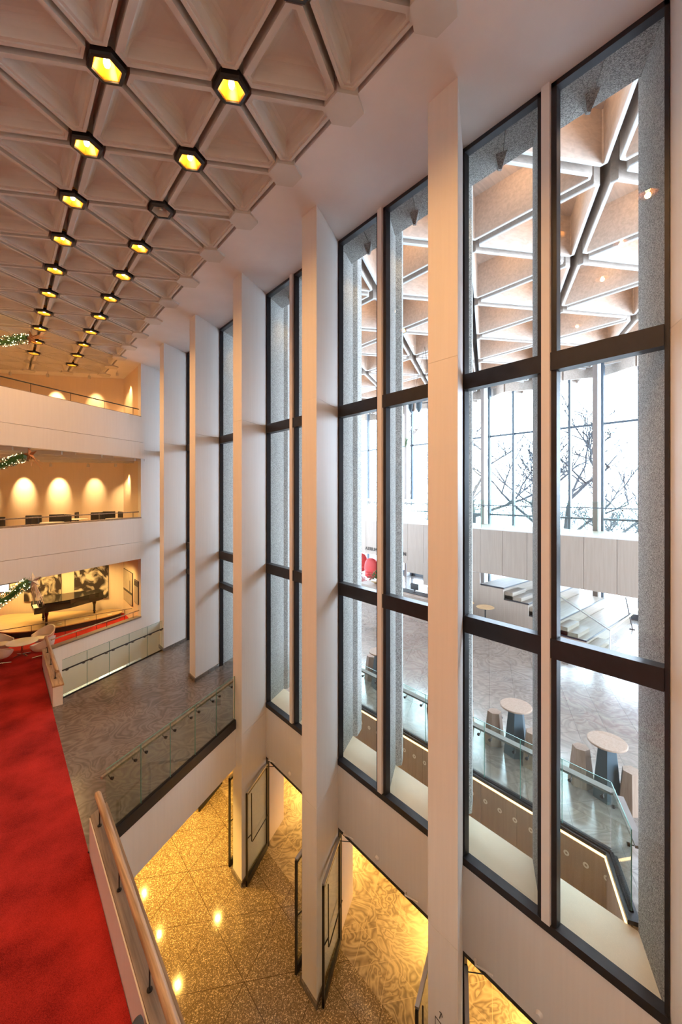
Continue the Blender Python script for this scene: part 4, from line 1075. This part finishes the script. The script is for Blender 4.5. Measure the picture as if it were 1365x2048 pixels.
garland('lit green garland ending in a silver star, lowest, in front of the piano', (-0.3, 15.95, 6.25), (0.70, 15.11, 7.16), (0.81, 15.02, 7.20), (0.12, -0.05, -0.75), M['silver'], wire=[(-0.5, 16.1, 6.9), (0.04, 15.67, 7.05), (0.97, 14.89, 7.27)])

# camera bag corner on the near balcony, low at the picture edge
bg_ = thing('grey_cushion', 'corner of a dark grey padded seat behind the near parapet at the bottom edge', 'seat', (1.00, 4.34, MZ))
obj('pad', MB().prism([(-0.45, -0.6), (0.10, -0.6), (0.10, 0.06), (0.04, 0.06), (-0.45, -0.30)], 0.42, 0.62), M['grey'], bg_, bevel=0.05)
obj('base', MB().box(-0.4, 0.05, -0.55, -0.30, 0.0, 0.42), M['grey'], bg_)

# ================================================================= OUTSIDE
struct('floor_snow', MB().box(XG+0.3, 160, -90, 140, 2.6, 3.2), M['snow'])
def tree(label, x, y, h, seed, r0=0.2, group='snowy trees outside'):
    random.seed(seed); m = MB()
    t = thing('bare_tree', label, 'tree', (x, y, 3.2), group=group)
    def grow(p, d, L, r, dep):
        pts = [p]; q = p.copy(); dd = d.copy()
        for i in range(4):
            dd = (dd+Vector((random.uniform(-.22, .22), random.uniform(-.22, .22), random.uniform(-.08, .14)))).normalized(); q = q+dd*L/4; pts.append(q.copy())
            if dep > 0 and i >= 1:
                for _ in range(2 if dep < 3 else 1):
                    sd = Vector((random.uniform(-1, 1), random.uniform(-1, 1), random.uniform(-.1, .7))).normalized()
                    grow(q.copy(), (dd*0.5+sd*0.8).normalized(), L*random.uniform(.55, .78), r*0.58, dep-1)
        m.tube(pts, [max(r, .012), max(r*.88, .012), max(r*.78, .011), max(r*.66, .011), max(r*.5, .01)], 5 if dep < 2 else 8, False)
    grow(Vector((0, 0, 0)), Vector((0, 0, 1)), h*0.42, r0, 4)
    obj('trunk_and_branches', m, M['bark'], t)
for a in (('tall bare snowy tree outside, left in the left pane', 29, 17.5, 15, 3), ('bare snowy tree outside, middle of the left pane', 31, 13.8, 14, 5), ('bare snowy tree outside, behind the mullion of the largest bay', 30, 11.0, 15, 8),
          ('low bare snowy tree outside, in the right pane', 36, 9.8, 8, 11), ('low bare snowy tree outside, far right pane', 38, 6.2, 8, 13), ('bare snowy tree outside seen past the second bay', 33, 24, 13, 17)): tree(*a)
random.seed(3)
hg = MB()
for i in range(6000):
    x = random.uniform(62, 70); y = random.uniform(-25, 95); z = 3.2+abs(random.gauss(0, 1))*3.2+1.4*math.sin(y*.23)+1; 
    if z > 14: continue
    d = Vector((0, random.uniform(-.5, .5), random.uniform(.3, 1)))*1.2; hg.tube([(x, y, z), Vector((x, y, z))+d], 0.04, 3, False)
tag(obj('far_thicket', hg, M['bark']), 'hazy line of snowy twigs and bushes beyond the snowfield', 'bushes', kind='stuff')
for i, (x, y, w_, h_, lab) in enumerate(((52, 14.5, 3, 1.9, 'left one'), (56, 9.5, 3.2, 2.0, 'right one'))):
    t = thing('far_building', 'low reddish building beyond the snow, %s' % lab, 'building', (x, y, 3.2)); obj('walls', MB().box(0, 3, -w_/2, w_/2, 0, h_), M['brick'], t); obj('roof', MB().box(-.2, 3.2, -w_/2-.2, w_/2+.2, h_, h_+.25), M['snow'], t)
t = thing('terrace_fence', 'low pale fence outside the atrium facade', 'fence', (0, 0, 3.2)); fm = MB()
for i in range(90): fm.box(33, 33.05, -6+i*0.4, -6+i*0.4+0.2, 0, 1.3)
obj('pickets', fm, M['steel'], t); obj('rail', MB().box(32.98, 33.08, -6, 30, 1.3, 1.38), M['steel'], t)
# daylight portal at the glass facade
po = light('AREA', 'facade_portal', (XG+0.3, 10, 10), 1, (1, 1, 1), size=(12.2, 32)); po.data.cycles.is_portal = True; po.rotation_euler = (0, math.pi/2, 0)
po = light('AREA', 'side_portal', (15, -8.3, 10), 1, (1, 1, 1), size=(18.5, 12.2)); po.data.cycles.is_portal = True; po.rotation_euler = (-math.pi/2, 0, math.pi)
